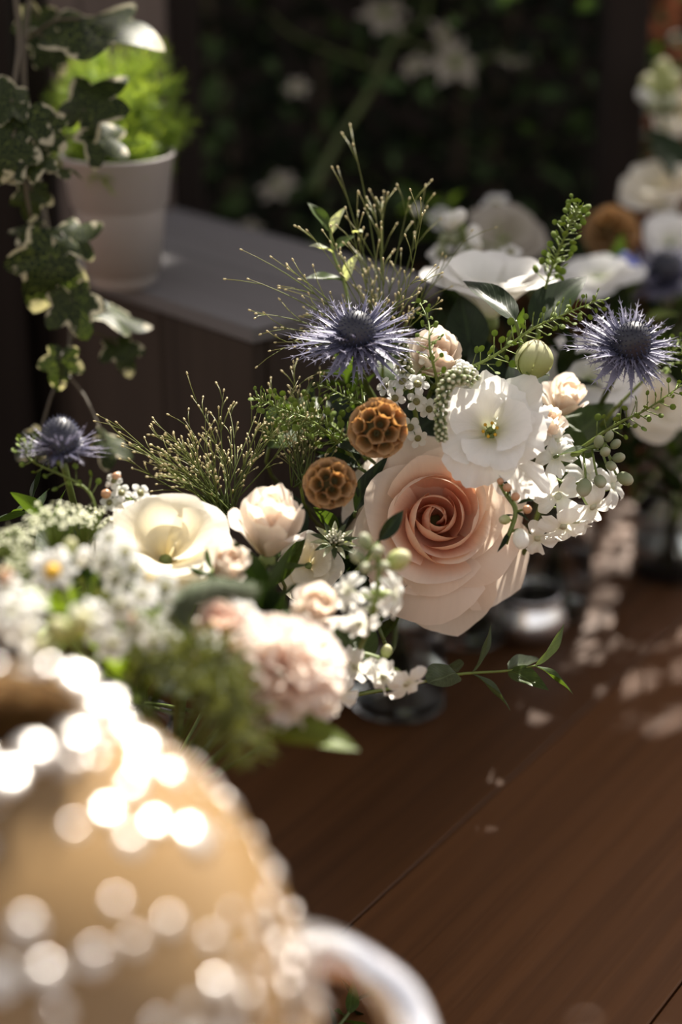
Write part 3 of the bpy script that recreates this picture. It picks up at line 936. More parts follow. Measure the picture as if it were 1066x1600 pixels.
def bushy(name, label, cat, pts, n, L, w, seed, mats, kind='ovate', jar=None, group=None, r=0.0013, ang=0.9):
    W = [at(*p) for p in pts]
    root = thing(name, label, cat, Matrix.Translation(W[0]), group)
    add_stem(root, W, r, r*.5, 'stem')
    for lf in auto_leaves(W, n, L, w, seed, mats, kind, ang): add_leaf(root, *lf)
    if jar: to_jar(root, W[0], (W[1]-W[0]).normalized(), jar, r)
    return root
def umbel(label, p, ax, Rpx, seed, jar=None, n=26, name='white_umbel', mat='white', group='greenish white umbels', ped=0.03):
    px, py, d = p
    R = Rpx/FPX*d
    r = random.Random(seed)
    top = at(px, py, d); base = top-ax*ped
    root = thing(name, label, 'filler flower', Matrix.Translation(base), group)
    m = MB(); f = MB()
    fl = floret_meshes_small(mat); mat = 'umbel'
    for k in range(n):
        t = (k+.5)/n
        a = k*2.39996; rad = R*math.sqrt(t)
        B = frame(top, ax)
        q = B @ Vector((rad*math.cos(a), rad*math.sin(a), -0.25*rad+r.uniform(-.002, .002)))
        m.add(*tube([x-base for x in bez([base, base.lerp(q, .5)+ax*.004, q], 4)], .0005, 4))
        for z in range(7):
            c = q+Vector((r.uniform(-1, 1), r.uniform(-1, 1), r.uniform(-.6, .8)))*R*0.15
            nn = (c-base).normalized()+Vector((r.uniform(-.4, .4), r.uniform(-.4, .4), 0))
            f.xf(fl[0], fl[1], fl[2], frame(c-base, nn, r.uniform(0, 6)) @ Matrix.Scale(R*0.075*r.uniform(.8, 1.2), 4))
    m.build('ray', M['stemlight'], root)
    o = f.build('florets', M[mat], root); tag(o, kind='stuff')
    if jar: to_jar(root, base, ax, jar, .0012, 'stemlight')
    return root
def floret_meshes_small(mat):
    v, f, uv = [(0, 0, 0)], [], [(.5, .3)]
    for i in range(10):
        a = 2*PI*i/10; R = 1.0 if i % 2 == 0 else .45
        v.append((R*math.cos(a), R*math.sin(a), .25*R)); uv.append((.5, .9))
    for i in range(10): f.append((0, 1+i, 1+(i+1) % 10))
    return v, f, uv
def spike(name, label, cat, pts, rad, n, mat, jar=None, size=None, tipmat=None, group=None, taper=.6, shaggy=False):
    W = [at(*p) for p in pts]
    ps = catmull(W, 10)
    root = thing(name, label, cat, Matrix.Translation(W[0]), group)
    MB().add(*tube([p-W[0] for p in ps], .0011, 5)).build('stem', M['stem'], root)
    me = MB().add(*ball(1, 8, 6, 1.1)).mesh('bead', M[mat])
    fz = MB()
    for k in range(n):
        t = (k+.5)/n
        i = min(len(ps)-2, int(t*(len(ps)-1)))
        p = ps[i].lerp(ps[i+1], t*(len(ps)-1)-i); dr = (ps[i+1]-ps[i]).normalized()
        o1 = dr.orthogonal().normalized(); o2 = dr.cross(o1); a = k*2.39996
        side = o1*math.cos(a)+o2*math.sin(a)
        rr = rad*(1-taper*t)
        if shaggy:
            c = p-W[0]
            q = c+(side+dr*.5)*rr*rnd.uniform(.7, 1.15)
            fz.add(*tube([c+side*rr*.3, q], [rr*.12, rr*.03], 3))
        else:
            s = (size or rad*.4)*(1-taper*.7*t)
            mk('bead', me, root, frame(p+side*rr*.8, side+dr*.4) @ Matrix.Scale(s, 4))
    if shaggy:
        tag(fz.build('bristles', M[mat], root), kind='stuff')
        MB().add(*tube([p-W[0] for p in ps], [rad*.6*(1-taper*i/(len(ps)-1)) for i in range(len(ps))], 8)).build('core', M[mat], root)
    if jar: to_jar(root, W[0], (W[1]-W[0]).normalized(), jar, .0011)
    return root
def glass_jar(label, key, r, h, water=0.6, group='flower jars', neck=0.85):
    j = JAR[key]
    root = thing('glass_jar', label, 'jar', Matrix.Translation(j+Vector((0, 0, .0002))), group)
    w = .0022
    prof = [(0.001, 0), (r*.85, 0), (r*.97, .002), (r, .006), (r, h*.72), (r*.97, h*.8), (r*neck, h*.88), (r*neck, h*.97), (r*neck+.001, h), (r*neck-w+.001, h), (r*neck-w, h*.97),
            (r*neck-w, h*.88), (r*.97-w, h*.8), (r-w, h*.72), (r-w, .008), (r*.9-w, .005), (.001, .005)]
    MB().add(*lathe(prof, 40)).build('glass_body', M['glass'], root)
    MB().add(*lathe([(.001, .0052), (r*.9-w, .0052), (r-w*.98, .0085), (r-w*.98, h*water), (.001, h*water)], 40)).build('water', M['water'], root)
    for z in (h*.91, h*.95):
        MB().add(*tube([(r*neck*math.cos(a), r*neck*math.sin(a), z+.0012*a/6.28) for a in [2*PI*i/32 for i in range(33)]], .0009, 5)).build('thread_ring', M['glass'], root)
    return root

# ================================================================== background
# far wall of upright boards
wall = bpy.data.objects.new('wall_back', None); C.objects.link(wall); wall['kind'] = 'structure'; MW['wall_back'] = Matrix.Identity(4)
for k in range(17):
    x = -1.15+k*0.143
    board(wall, Vector((x, 2.35, 0.0)), 0.1426, 0.022, (0.93 if k == 12 else 1.26)+rnd.uniform(-.03, .03), M['redwood'] if x > 0.30 else M['darkwood'], name='plank')  # one board made shorter, a gap added to let sun onto the deck
# garden frame filled with climbing greenery
fr = thing('garden_screen', 'dark open wooden frame with climbing greenery growing behind it', 'frame', Vector((0.1, 1.5, 0)))
def post(parent, pxa, pxb, py, d, dep, h, mat, name='post'):
    a, b = at(pxa, py, d), at(pxb, py, d)
    return board(parent, Vector(((a.x+b.x)/2, a.y+dep/2, 0)), b.x-a.x, dep, h, mat, name=name)
post(fr, 268, 312, 200, 1.50, 0.04, 0.95, M['darkwood'])
post(fr, 938, 1004, 250, 1.52, 0.05, 0.95, M['darkwood'])
a = at(270, 10, 1.58); b = at(1000, 10, 1.58)
board(fr, Vector(((a.x+b.x)/2, a.y+.02, a.z+0.012)), b.x-a.x-.04, 0.03, 0.04, M['darkwood'], grain='x', name='rail')
# board panel behind the fern and the dark post on the left
pn = thing('board_panel', 'brownish board panel standing behind the potted fern', 'panel', at(200, 200, 1.52)*1.0)
for k, (xa, xb) in enumerate(((60, 132), (134, 206), (208, 266))):
    post(pn, xa, xb, 200, 1.50, 0.018, 0.76, M['panel'], 'plank')
lp = thing('wooden_post', 'near black upright post at the left edge behind the ivy', 'post', at(20, 300, 1.28))
post(lp, -110, 30, 300, 1.27, 0.05, 0.9, M['darkwood'], 'upright')
post(lp, 34, 84, 300, 1.30, 0.03, 0.9, M['darkwood'], 'upright')

# crate the pot stands on
CT = 0.286
c0 = at(395, 511, 1.160); c0.z = 0
ld = (at(215, 452, 1.245)-at(395, 511, 1.160)); ld.z = 0; ld.normalize()
rd = Vector((-ld.y, ld.x, 0)); rd = rd if rd.y > 0 else -rd
crate = thing('wooden_crate', 'wooden crate with skylit top and shaded sides coloured in under the white fern pot', 'crate', c0)
RC = Matrix((ld, rd, ld.cross(rd))).transposed().to_4x4()
if RC.determinant() < 0: RC = Matrix((ld, rd, Vector((0, 0, 1)))).transposed().to_4x4()
RC = Matrix((ld, rd, Vector((0, 0, 1)))).transposed().to_4x4()
LX, LY = 0.30, 0.17
def cbox(x0, x1, y0, y1, z0, z1, name, grain):
    """box in the crate's own axes, grain along the named axis"""
    cx, cy, cz = (x0+x1)/2, (y0+y1)/2, (z0+z1)/2
    sx, sy, sz = x1-x0, y1-y0, z1-z0
    P = c0+ld*cx+rd*cy+Vector((0, 0, cz))
    ax = {'x': (rd, ld, sy, sx, sz), 'y': (ld, rd, sx, sy, sz), 'z': (ld, Vector((0, 0, 1)), sx, sz, sy)}[grain]
    X, Y = ax[0], ax[1]; Z = X.cross(Y)
    Q = Matrix((X, Y, Z)).transposed().to_4x4(); Q.translation = P
    MB().add(*box(-ax[2]/2, ax[2]/2, -ax[3]/2, ax[3]/2, -ax[4]/2, ax[4]/2, .0015)).build(name, M['cratetop_skylit' if name == 'top_board' else 'crate'], crate, Q, False)
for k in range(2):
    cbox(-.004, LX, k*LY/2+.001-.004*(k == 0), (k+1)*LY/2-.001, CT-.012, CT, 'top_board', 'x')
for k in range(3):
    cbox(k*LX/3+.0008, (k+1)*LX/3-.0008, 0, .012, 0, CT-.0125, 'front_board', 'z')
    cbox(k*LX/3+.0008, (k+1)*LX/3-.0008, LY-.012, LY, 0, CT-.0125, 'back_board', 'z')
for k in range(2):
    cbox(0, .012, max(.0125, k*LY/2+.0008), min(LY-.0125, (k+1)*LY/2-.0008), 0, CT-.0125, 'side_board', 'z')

# white pot with fern
pc = at(193, 443, 1.255); pc.z = CT+.0003
pot = thing('fern_pot', 'small white ribbed pot of bright feathery fern on the crate', 'potted plant', pc)
K = 1.255/FPX
prof = [(.001, 0), (50*K, 0), (53*K, 3*K), (70*K, 120*K), (71*K, 123*K), (75*K, 126*K), (85*K, 196*K), (88*K, 200*K), (87*K, 204*K), (83*K, 203*K), (80*K, 196*K), (71*K, 130*K), (60*K, 20*K), (.001, 15*K)]
MB().add(*lathe(prof, 48)).build('pot', M['pot'], pot)
MB().add(*ball(76*K, 20, 8, .18, lambda a, t: 1+.03*math.sin(7*a))).build('soil', M['soil'], pot, Matrix.Translation(pc+Vector((0, 0, 172*K))))
def feathery(parent, origin, tips, seed, mat, nfr=5, nee=0.006, name='frond', rad=.0004, dens=60, stuff=True):
    """plumes of hair-fine needles along arching fronds"""
    r = random.Random(seed); out = []
    inv = MW[parent.name].inverted()
    for t in tips:
        m = MB()
        L = (t-origin).length
        mid = origin.lerp(t, .55)+Vector((r.uniform(-.1, .1), r.uniform(-.1, .1), .22))*L
        ps = bez([origin, mid, t], 14)
        m.add(*tube([inv @ p for p in ps], [.0007*(1-.6*i/14) for i in range(15)], 4))
        for k in range(dens):
            u = .2+.8*(k+.5)/dens
            i = min(13, int(u*14)); p = ps[i].lerp(ps[i+1], u*14-i); dr = (ps[i+1]-ps[i]).normalized()
            o1 = dr.orthogonal().normalized(); o2 = dr.cross(o1); a = r.uniform(0, 6.28)
            s = (o1*math.cos(a)+o2*math.sin(a)+dr*.6).normalized()
            bl = L*.22*(1.15-u)*r.uniform(.5, 1.2)+nee
            q = p+s*bl
            m.add(*tube([inv @ p, inv @ q], rad*.7, 3))
            for z in range(9):
                c = p.lerp(q, (z+1)/9)
                v = (s*.7+Vector((r.uniform(-1, 1), r.uniform(-1, 1), r.uniform(-1, 1)))).normalized()
                e = c+v*nee*r.uniform(.6, 1.1)
                w = v.orthogonal().normalized()*rad
                m.add([inv @ (c-w), inv @ (c+w), inv @ e], [(0, 1, 2)])
        o = m.build(name, M[mat], parent)
        tag(o, kind='stuff')
    return parent
po = pc+Vector((0, 0, 178*K))
ftips = []
for (px, py, dd) in [(110, 110, 0), (150, 90, .02), (200, 100, .03), (245, 90, .02), (270, 130, .0), (290, 190, 0), (270, 210, -.02), (230, 150, -.03), (180, 150, -.04), (130, 160, -.03), (95, 150, 0),
                     (120, 220, -.05), (180, 215, -.055), (225, 235, -.05), (160, 285, -.06), (205, 280, -.055), (150, 255, -.05), (85, 190, .01), (255, 260, -.02), (100, 250, -.03), (205, 190, .03), (140, 200, .03)]:
    ftips.append(at(px, py, 1.255+dd))
feathery(pot, po, ftips, 5, 'fern', nee=.0080, rad=.00045, dens=80)

# ---- trailing ivy
def ivy(label, stem_pts, leaves, seed, group='trailing ivy'):
    W = [at(*p) for p in stem_pts]
    root = thing('ivy_vine', label, 'ivy', Matrix.Translation(W[0]), group)
    add_stem(root, W, .0022, .0012, 'stemdark', n=6)
    r = random.Random(seed)
    ps = catmull(W, 8)
    for k, (px, py, d, s, dx, dy, nr) in enumerate(leaves):
        c = at(px, py, d); S = s*1.25/FPX*d
        y = (dx*Rv+dy*Uv+r.uniform(-.25, .25)*Fv).normalized()
        z = axis(*nr); z = (z-y*z.dot(y)).normalized(); x = y.cross(z)
        Q = Matrix((x*S, y*S, z*S)).transposed().to_4x4(); Q.translation = c
        mk('leaf', ivy_mesh(seed*10+k), root, Q)
        j = min(ps, key=lambda p: (p-c).length)
        add_stem(root, [c, c.lerp(j, .5)+Uv*.006, j], .0009, .0009, 'stemdark', 'petiole', 5, 3)
    return root
ivy('variegated ivy vine hanging over the fern, pale edged leaf at its top', [(58, -60, 1.17), (42, 30, 1.17), (38, 130, 1.16), (58, 260, 1.15), (52, 330, 1.15)],
    [(128, 30, 1.14, 112, .9, -.15, (.1, .5, .5)), (134, 172, 1.13, 74, .55, .75, (-.1, .3, .9)), (150, 212, 1.13, 52, .8, -.4, (0, .4, .8)),
     (60, 30, 1.18, 48, -.1, -1, (.3, .2, .8)), (72, 66, 1.18, 44, .6, -.8, (.2, .5, .7))], 3)
ivy('dark ivy vine hanging beside the black post', [(18, -60, 1.12), (30, 60, 1.12), (22, 150, 1.11), (35, 260, 1.11), (48, 340, 1.12)],
    [(40, 180, 1.10, 62, -.4, -.9, (.2, .5, .7)), (18, 160, 1.10, 56, -.9, .1, (-.2, .3, .9)), (60, 196, 1.10, 50, .7, -.6, (.1, .2, .9)), (20, 215, 1.09, 56, -.2, -1, (.1, -.2, 1)),
     (62, 250, 1.10, 50, -.9, -.35, (.2, .7, .5)), (30, 252, 1.10, 46, -.7, -.7, (-.1, .8, .4)), (90, 262, 1.11, 36, .8, -.3, (0, .9, .3)), (50, 300, 1.12, 40, 0, -1, (.3, .1, .8))], 4)
ivy('low ivy vine trailing down the front of the crate', [(60, 280, 1.15), (75, 360, 1.13), (95, 430, 1.12), (110, 520, 1.12), (100, 580, 1.12)],
    [(78, 400, 1.11, 78, -.3, -.9, (.2, .3, .9)), (102, 372, 1.12, 52, .8, .4, (.3, .5, .7)), (112, 470, 1.11, 58, .25, -.95, (.1, .2, .9)), (58, 365, 1.12, 40, -.8, .3, (0, .5, .7)),
     (170, 488, 1.14, 62, .9, -.1, (0, .9, .3)), (95, 560, 1.11, 40, -.1, -1, (0, .5, .8)), (185, 540, 1.14, 40, .3, -.9, (0, .4, .8)), (60, 690, 1.12, 36, -.6, -.5, (0, .4, .8)), (165, 690, 1.10, 44, .6, -.4, (0, .6, .6))], 5)

# ---- hedge behind the frame
hd = thing('hedge', 'dark leafy hedge filling the wooden frame', 'hedge', Vector((0.1, 1.72, 0)))
hr = random.Random(11)
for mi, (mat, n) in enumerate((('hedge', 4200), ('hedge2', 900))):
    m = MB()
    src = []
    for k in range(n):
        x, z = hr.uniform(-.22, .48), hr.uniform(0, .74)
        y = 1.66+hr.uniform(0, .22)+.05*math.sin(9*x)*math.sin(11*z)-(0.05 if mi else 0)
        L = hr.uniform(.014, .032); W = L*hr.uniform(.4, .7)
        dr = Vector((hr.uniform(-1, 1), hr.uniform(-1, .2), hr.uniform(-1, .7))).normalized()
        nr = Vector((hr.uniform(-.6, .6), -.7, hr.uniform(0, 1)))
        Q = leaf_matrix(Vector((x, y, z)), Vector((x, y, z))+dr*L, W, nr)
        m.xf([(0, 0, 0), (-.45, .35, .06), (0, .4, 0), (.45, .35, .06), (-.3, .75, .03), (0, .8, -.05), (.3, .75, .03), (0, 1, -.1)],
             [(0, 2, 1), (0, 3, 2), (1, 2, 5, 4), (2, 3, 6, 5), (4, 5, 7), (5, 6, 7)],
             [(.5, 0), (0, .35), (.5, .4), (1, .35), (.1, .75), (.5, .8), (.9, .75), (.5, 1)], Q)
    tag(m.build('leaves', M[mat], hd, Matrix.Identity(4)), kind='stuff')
for k in range(8):
    x = -.2+k*.095
    add_stem(hd, [Vector((x, 1.80, 0)), Vector((x+hr.uniform(-.04, .04), 1.79, .3)), Vector((x+hr.uniform(-.06, .06), 1.78, .6))], .006, .003, 'stemdark', 'branch')
# clematis on the frame
cl = thing('clematis_vine', 'white star flowered clematis vine climbing across the dark hedge', 'vine', at(505, 240, 1.62))
add_stem(cl, [at(490, 300, 1.62), at(525, 225, 1.62), at(580, 140, 1.62), at(620, 60, 1.62), at(665, 30, 1.62), at(670, -30, 1.62)], .0035, .0025, 'stem')
add_stem(cl, [at(615, 58, 1.62), at(690, 82, 1.60), at(760, 90, 1.60), at(840, 75, 1.6)], .002, .0012, 'stem')
add_stem(cl, [at(600, 110, 1.62), at(470, 60, 1.64), at(420, 20, 1.64)], .002, .0012, 'stem')
for (px, py, s, ax) in [(600, 28, 36, (.1, .4, .8)), (710, 104, 38, (.1, .3, .9)), (690, 60, 26, (.6, .3, .6)), (438, 296, 30, (-.3, .5, .6)), (392, 360, 16, (0, .4, .9)), (800, 98, 22, (.1, .6, .5)), (650, 105, 22, (-.5, .4, .7)), (465, 140, 18, (0, .4, .8))]:
    A = axis(*ax); S = s/FPX*1.6
    key = 'clem'
    if key not in _fm: _fm[key] = floret_meshes('star', 77, 6, -.6, .05, .1)
    B = frame(at(px, py, 1.6), A, px) @ Matrix.Scale(S, 4)
    o = mk('blossom', _fm[key], cl, B)
    if 'clemc' not in _fm: _fm['clemc'] = MB().xf(*ball(.22, 8, 5, .8), Matrix.Translation((0, 0, .3))).mesh('centre', M['stemlight'])
    mk('centre', _fm['clemc'], o, B)

# ================================================================== main bouquet
UP = Vector((0, 0, 1))
OUT = [(-1.35, 1.25, .55, -.40, 'peach_out'), (-.62, 1.20, .60, -.40, 'peach_out'), (-2.2, 1.05, .6, -.25, 'peach_out'), (2.7, 1.05, .6, -.25, 'peach_out'), (1.8, 1.0, .6, -.2, 'peach_out'), (.9, 1.0, .55, -.2, 'peach_out'), (.1, 1.0, .55, -.25, 'peach_out')]
rose('peach_rose', 'large open peach rose with deep apricot heart', 684, 806, .985, axis(.02, .12, 1), 134, ('peach_in', 'peach_mid', 'peach_out'), seed=5, n=30, jar='a', deep=.80, outer=OUT)
ruffled('lisianthus', 'white ruffled lisianthus with yellow stamens just above the peach rose', 766, 668, .965, axis(-.10, .22, 1), 86, 'white', seed=4, n=9, jar='g', deep=.75, ruf=1.35,
        extra=[(-1.0, 1.25, -.05, .5, 1.0)], face=.8)
ruffled('lisianthus', 'big white lisianthus at the back, seen from its side behind dark leaf', 772, 446, 1.09, axis(.05, .86, .42), 96, 'white', seed=9, n=10, jar='g', deep=1.0, centre=False, ruf=.6, fine=.3, face=.35)
rose('spray_rose', 'small pale spray rose beside the blue sea holly', 690, 545, 1.0, axis(.35, .50, .75), 74, ('blush_in', 'blush_out', 'blush_out'), seed=8, n=18, opn=.55, jar='g', deep=1.2, group='pale spray roses')
rose('spray_rose', 'blush spray rose behind the green bud', 888, 606, 1.03, axis(.15, .75, .6), 58, ('blush_in', 'blush_out', 'blush_out'), seed=12, n=18, opn=.55, jar='c', deep=1.3, group='pale spray roses')
rose('spray_rose', 'blush rosebud touching the white lisianthus on its right', 862, 654, 1.0, axis(.25, .6, .7), 52, ('blush_in', 'blush_out', 'blush_out'), seed=15, n=15, opn=.35, jar='c', deep=1.4, group='pale spray roses')
ruffled('white_flower', 'broad white flower behind the right hand spray rose', 925, 585, 1.12, axis(.1, .5, .8), 78, 'white', seed=21, n=9, jar='c', deep=.5, centre=False, ruf=.5, fine=.2)
rose('spray_rose', 'pale rose at the left with pointed petals above the pink bud', 425, 790, .925, axis(.10, .90, .42), 92, ('blush_in', 'blush_out', 'blush_out'), seed=23, n=20, opn=.55, jar='b', deep=1.35, group='pale spray roses')
rose('spray_rose', 'round blush rosebud below the pointed pale rose', 366, 872, .875, axis(.55, .45, .7), 66, ('blush_in', 'blush_out', 'blush_out'), seed=25, n=16, opn=.30, jar='e', deep=1.2, group='pale spray roses')
ruffled('cream_flower', 'large cream translucent lisianthus at the left', 258, 848, .925, axis(.05, .62, .75), 102, 'cream', seed=31, n=11, jar='b', deep=.8, centre=False, ruf=.6, fine=.2, face=.9)
carnation('carnation', 'blush pink frilled carnation at the front of the bouquet', 445, 1045, .80, axis(.1, .35, .85), 108, 'carn', jar='e')
rose('spray_rose', 'creamy spray rose directly above the carnation', 500, 938, .86, axis(.35, .55, .7), 62, ('blush_in', 'blush_out', 'blush_out'), seed=35, n=18, opn=.6, jar='e', deep=1.1, group='pale spray roses')
rose('spray_rose', 'dusky pink spray rose under the furry green spike', 345, 962, .79, axis(.1, .6, .7), 56, ('pink_in', 'pink_out', 'pink_out'), seed=37, n=18, opn=.6, jar='e', deep=1.1, group='pale spray roses')
rose('spray_rose', 'faded pink spray rose left of the carnation', 318, 1030, .79, axis(-.3, .3, .8), 50, ('pink_in', 'pink_out', 'carn'), seed=39, n=16, opn=.6, jar='e', deep=1.1, group='pale spray roses')
ruffled('white_flower', 'crumpled cream flower between the pods and the carnation', 482, 880, .985, axis(0, .3, .9), 52, 'cream', seed=41, n=8, jar='a', deep=.5, centre=False, ruf=.8, fine=.2)

sea_holly('violet blue sea holly with dark cone in the middle of the bouquet', 557, 532, .975, axis(-.02, .80, .60), 31, 108, 3, 'g', n=110)
sea_holly('steel blue sea holly at the right, tilted outward', 982, 545, .995, axis(.22, .62, .74), 31, 90, 5, 'c', n=110)
sea_holly('dark sea holly at the far left seen from below', 96, 700, .93, axis(-.05, .93, .15), 30, 66, 6, 'b', n=80, up=.15)
sea_holly('blurred purple sea holly in the back bouquet', 1040, 432, 1.30, axis(-.1, .7, .6), 26, 76, 8, 'd', n=90)
pod('honey brown papery seed head above the peach rose', 590, 670, .955, axis(-.1, .2, 1), 46, 4, 'g')
pod('darker papery seed head left of the peach rose', 515, 755, .945, axis(.1, .1, 1), 40, 6, 'g')

# green lisianthus bud
gb = thing('lisianthus_bud', 'plump green lisianthus bud on a pale stalk', 'flower bud', Matrix.Translation(at(829, 588, .975)))
for k in range(7):
    ph = k*2.4
    def fn(u, w):
        s = 28/FPX*.975
        rr = s*(math.sin(PI*min(1, w*.93+.05)))**.6*(1+.09*u+.02*math.sin(ph*3))
        a = ph+u*1.1*(1-.35*w)+w*.8
        return (rr*math.cos(a), rr*math.sin(a), s*2.15*w)
    MB().add(*sheet(fn, 10, 10)).build('petal', M['budgreen'], gb, frame(at(829, 590, .975), axis(.15, .95, .25)))
add_stem(gb, [at(829, 592, .975), at(818, 604, .978), at(802, 618, .985), at(780, 660, 1.0), JAR['g']+Vector((.004, 0, .09)), JAR['g']+Vector((.006, 0, .01))], .0030, .0016, 'calyx')
for k in range(4):
    a = k*PI/2+.4
    o = axis(.15, .95, .25)
    p = at(829, 590, .975)
    o1 = o.orthogonal().normalized(); o2 = o.cross(o1); s = o1*math.cos(a)+o2*math.sin(a)
    add_leaf(gb, p, p+s*.010+o*.005, .0035, o, 'leaflight', 'lance', 'sepal')

# leaves
def single_leaf(label, a, b, w, nr, mat, kind='ovate', jar=None, name='broad_leaf', d2=None):
    root = thing(name, label, 'leaf', Matrix.Translation(at(*a)))
    add_leaf(root, at(*a), at(*b), w, nr, mat, kind, 'blade')
    if jar is None: jar = 'd' if a[2] > 1.15 else 'e' if a[0] < 600 and a[2] < .97 else 'g'
    to_jar(root, at(*a), (at(*b)-at(*a)).normalized(), jar, .0010, 'stem')
    return root
k1 = 1/FPX
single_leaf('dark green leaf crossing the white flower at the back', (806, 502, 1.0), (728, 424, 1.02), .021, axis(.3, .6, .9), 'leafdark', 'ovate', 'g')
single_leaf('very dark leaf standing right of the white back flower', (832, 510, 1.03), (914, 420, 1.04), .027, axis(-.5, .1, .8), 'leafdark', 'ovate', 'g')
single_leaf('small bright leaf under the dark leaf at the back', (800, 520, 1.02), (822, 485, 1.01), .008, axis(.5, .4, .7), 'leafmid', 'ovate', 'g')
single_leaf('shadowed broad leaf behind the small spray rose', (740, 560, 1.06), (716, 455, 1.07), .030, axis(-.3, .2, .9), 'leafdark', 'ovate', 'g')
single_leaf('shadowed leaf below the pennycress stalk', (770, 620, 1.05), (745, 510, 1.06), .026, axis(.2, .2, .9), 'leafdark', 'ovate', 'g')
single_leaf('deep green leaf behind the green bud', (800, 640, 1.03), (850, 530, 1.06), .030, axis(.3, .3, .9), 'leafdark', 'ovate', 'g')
single_leaf('small dark leaf lying against the peach rose petals', (592, 845, .93), (632, 798, .93), .0085, axis(.4, .3, .8), 'leafdark', 'lance')
single_leaf('bright green blurred leaf under the carnation', (398, 1136, .80), (560, 1154, .79), .021, axis(.05, .75, .65), 'leaflight', 'lance')
single_leaf('green leaf below the two seed heads', (440, 905, .96), (395, 905, .93), .010, axis(.2, .5, .8), 'leafmid', 'lance')
single_leaf('slim leaf slanting between pointed rose and seed head', (425, 915, .96), (478, 838, .95), .010, axis(.3, .3, .8), 'leafmid', 'lance')
single_leaf('green leaf left of the grass tuft', (170, 925, .92), (262, 770, .95), .013, axis(.2, .6, .7), 'leafmid', 'ovate')
single_leaf('yellow green leaf behind the right sea holly', (1010, 500, 1.2), (1062, 484, 1.2), .014, axis(0, .8, .5), 'leaflight', 'ovate')
single_leaf('red edged dark leaf between the seed heads', (560, 730, 1.0), (495, 705, 1.0), .011, axis(.1, .7, .6), 'leafdark', 'ovate')
single_leaf('serrated dark leaf under the honey seed head', (572, 712, 1.0), (528, 690, .99), .012, axis(.1, .7, .6), 'leafdark', 'ovate')
single_leaf('long dark leaf left of the peach rose', (555, 800, 1.01), (598, 712, 1.0), .012, axis(-.4, .2, .8), 'leafdark', 'lance')
single_leaf('curled stock leaf above the white stock florets', (872, 712, .99), (946, 696, .985), .008, axis(.1, .9, .3), 'leafgrey', 'lance', name='stock_leaf')
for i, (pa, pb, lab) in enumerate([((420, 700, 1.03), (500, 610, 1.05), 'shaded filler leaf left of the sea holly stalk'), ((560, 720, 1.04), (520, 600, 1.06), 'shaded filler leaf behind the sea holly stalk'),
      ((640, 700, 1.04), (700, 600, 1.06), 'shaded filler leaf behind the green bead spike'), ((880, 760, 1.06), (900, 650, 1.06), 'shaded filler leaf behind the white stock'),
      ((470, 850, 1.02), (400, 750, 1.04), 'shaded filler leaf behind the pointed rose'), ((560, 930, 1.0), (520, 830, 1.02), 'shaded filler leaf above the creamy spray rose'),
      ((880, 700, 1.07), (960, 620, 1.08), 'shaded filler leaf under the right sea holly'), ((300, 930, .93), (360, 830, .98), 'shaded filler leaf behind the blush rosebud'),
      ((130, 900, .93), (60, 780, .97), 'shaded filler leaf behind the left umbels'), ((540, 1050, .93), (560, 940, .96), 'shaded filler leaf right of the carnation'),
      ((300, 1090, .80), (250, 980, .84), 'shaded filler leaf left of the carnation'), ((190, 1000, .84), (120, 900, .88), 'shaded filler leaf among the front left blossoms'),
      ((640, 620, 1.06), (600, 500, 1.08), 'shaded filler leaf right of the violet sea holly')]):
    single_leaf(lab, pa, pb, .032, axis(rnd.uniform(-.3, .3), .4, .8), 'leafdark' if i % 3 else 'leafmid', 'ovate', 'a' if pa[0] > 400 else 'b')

sprig('leafy_sprig', 'upright sprig with grey and green leaves above the sea holly', 'sprig', [(560, 560, 1.04), (540, 450, 1.04), (522, 400, 1.04), (516, 360, 1.04)],
      [((518, 365, 1.04), (485, 312, 1.04), .009, axis(.5, .2, .8)), ((518, 366, 1.04), (535, 322, 1.035), .008, axis(-.6, .2, .7), 'leafpale'), ((521, 395, 1.04), (486, 378, 1.03), .009, axis(0, .9, .5), 'leafpale'),
       ((523, 390, 1.04), (552, 364, 1.04), .008, axis(.2, .8, .5)), ((540, 440, 1.04), (555, 396, 1.03), .009, axis(-.6, .2, .7), 'leafpale'), ((538, 440, 1.04), (480, 426, 1.03), .010, axis(0, .8, .5)), ((552, 364, 1.04), (566, 358, 1.03), .006, axis(0, .9, .4), 'leafpale')],
      'leafmid', 'lance', 'a')
sprig('eucalyptus_sprig', 'eucalyptus sprig reaching out over the deck', 'sprig', [(560, 1085, .97), (640, 1070, .99), (712, 1054, 1.0), (795, 1048, 1.0), (838, 1040, .99)],
      [((714, 1052, 1.0), (672, 1060, .985), .019, axis(-.3, .5, .8), 'leafgrey', 'round'), ((716, 1050, 1.0), (690, 1036, 1.02), .016, axis(0, .6, .7), 'leafgrey', 'round'),
       ((737, 1051, 1.0), (778, 978, 1.0), .0055, axis(.9, .3, .3), 'leafgrey', 'lance'), ((738, 1053, 1.0), (806, 1102, 1.0), .005, axis(-.4, .9, .2), 'leafgrey', 'lance'),
       ((794, 1046, 1.0), (850, 1022, 1.02), .011, axis(0, .9, .5), 'leafgrey', 'round'), ((795, 1048, 1.0), (854, 1070, .98), .013, axis(-.2, .7, .7), 'leafmid', 'ovate'),
       ((836, 1040, .99), (889, 980, .99), .0075, axis(.8, .3, .5), 'leafgrey', 'lance'), ((836, 1041, .99), (902, 1076, .99), .006, axis(.3, .9, .3), 'leafmid', 'lance')], 'leafgrey', 'round', 'a')

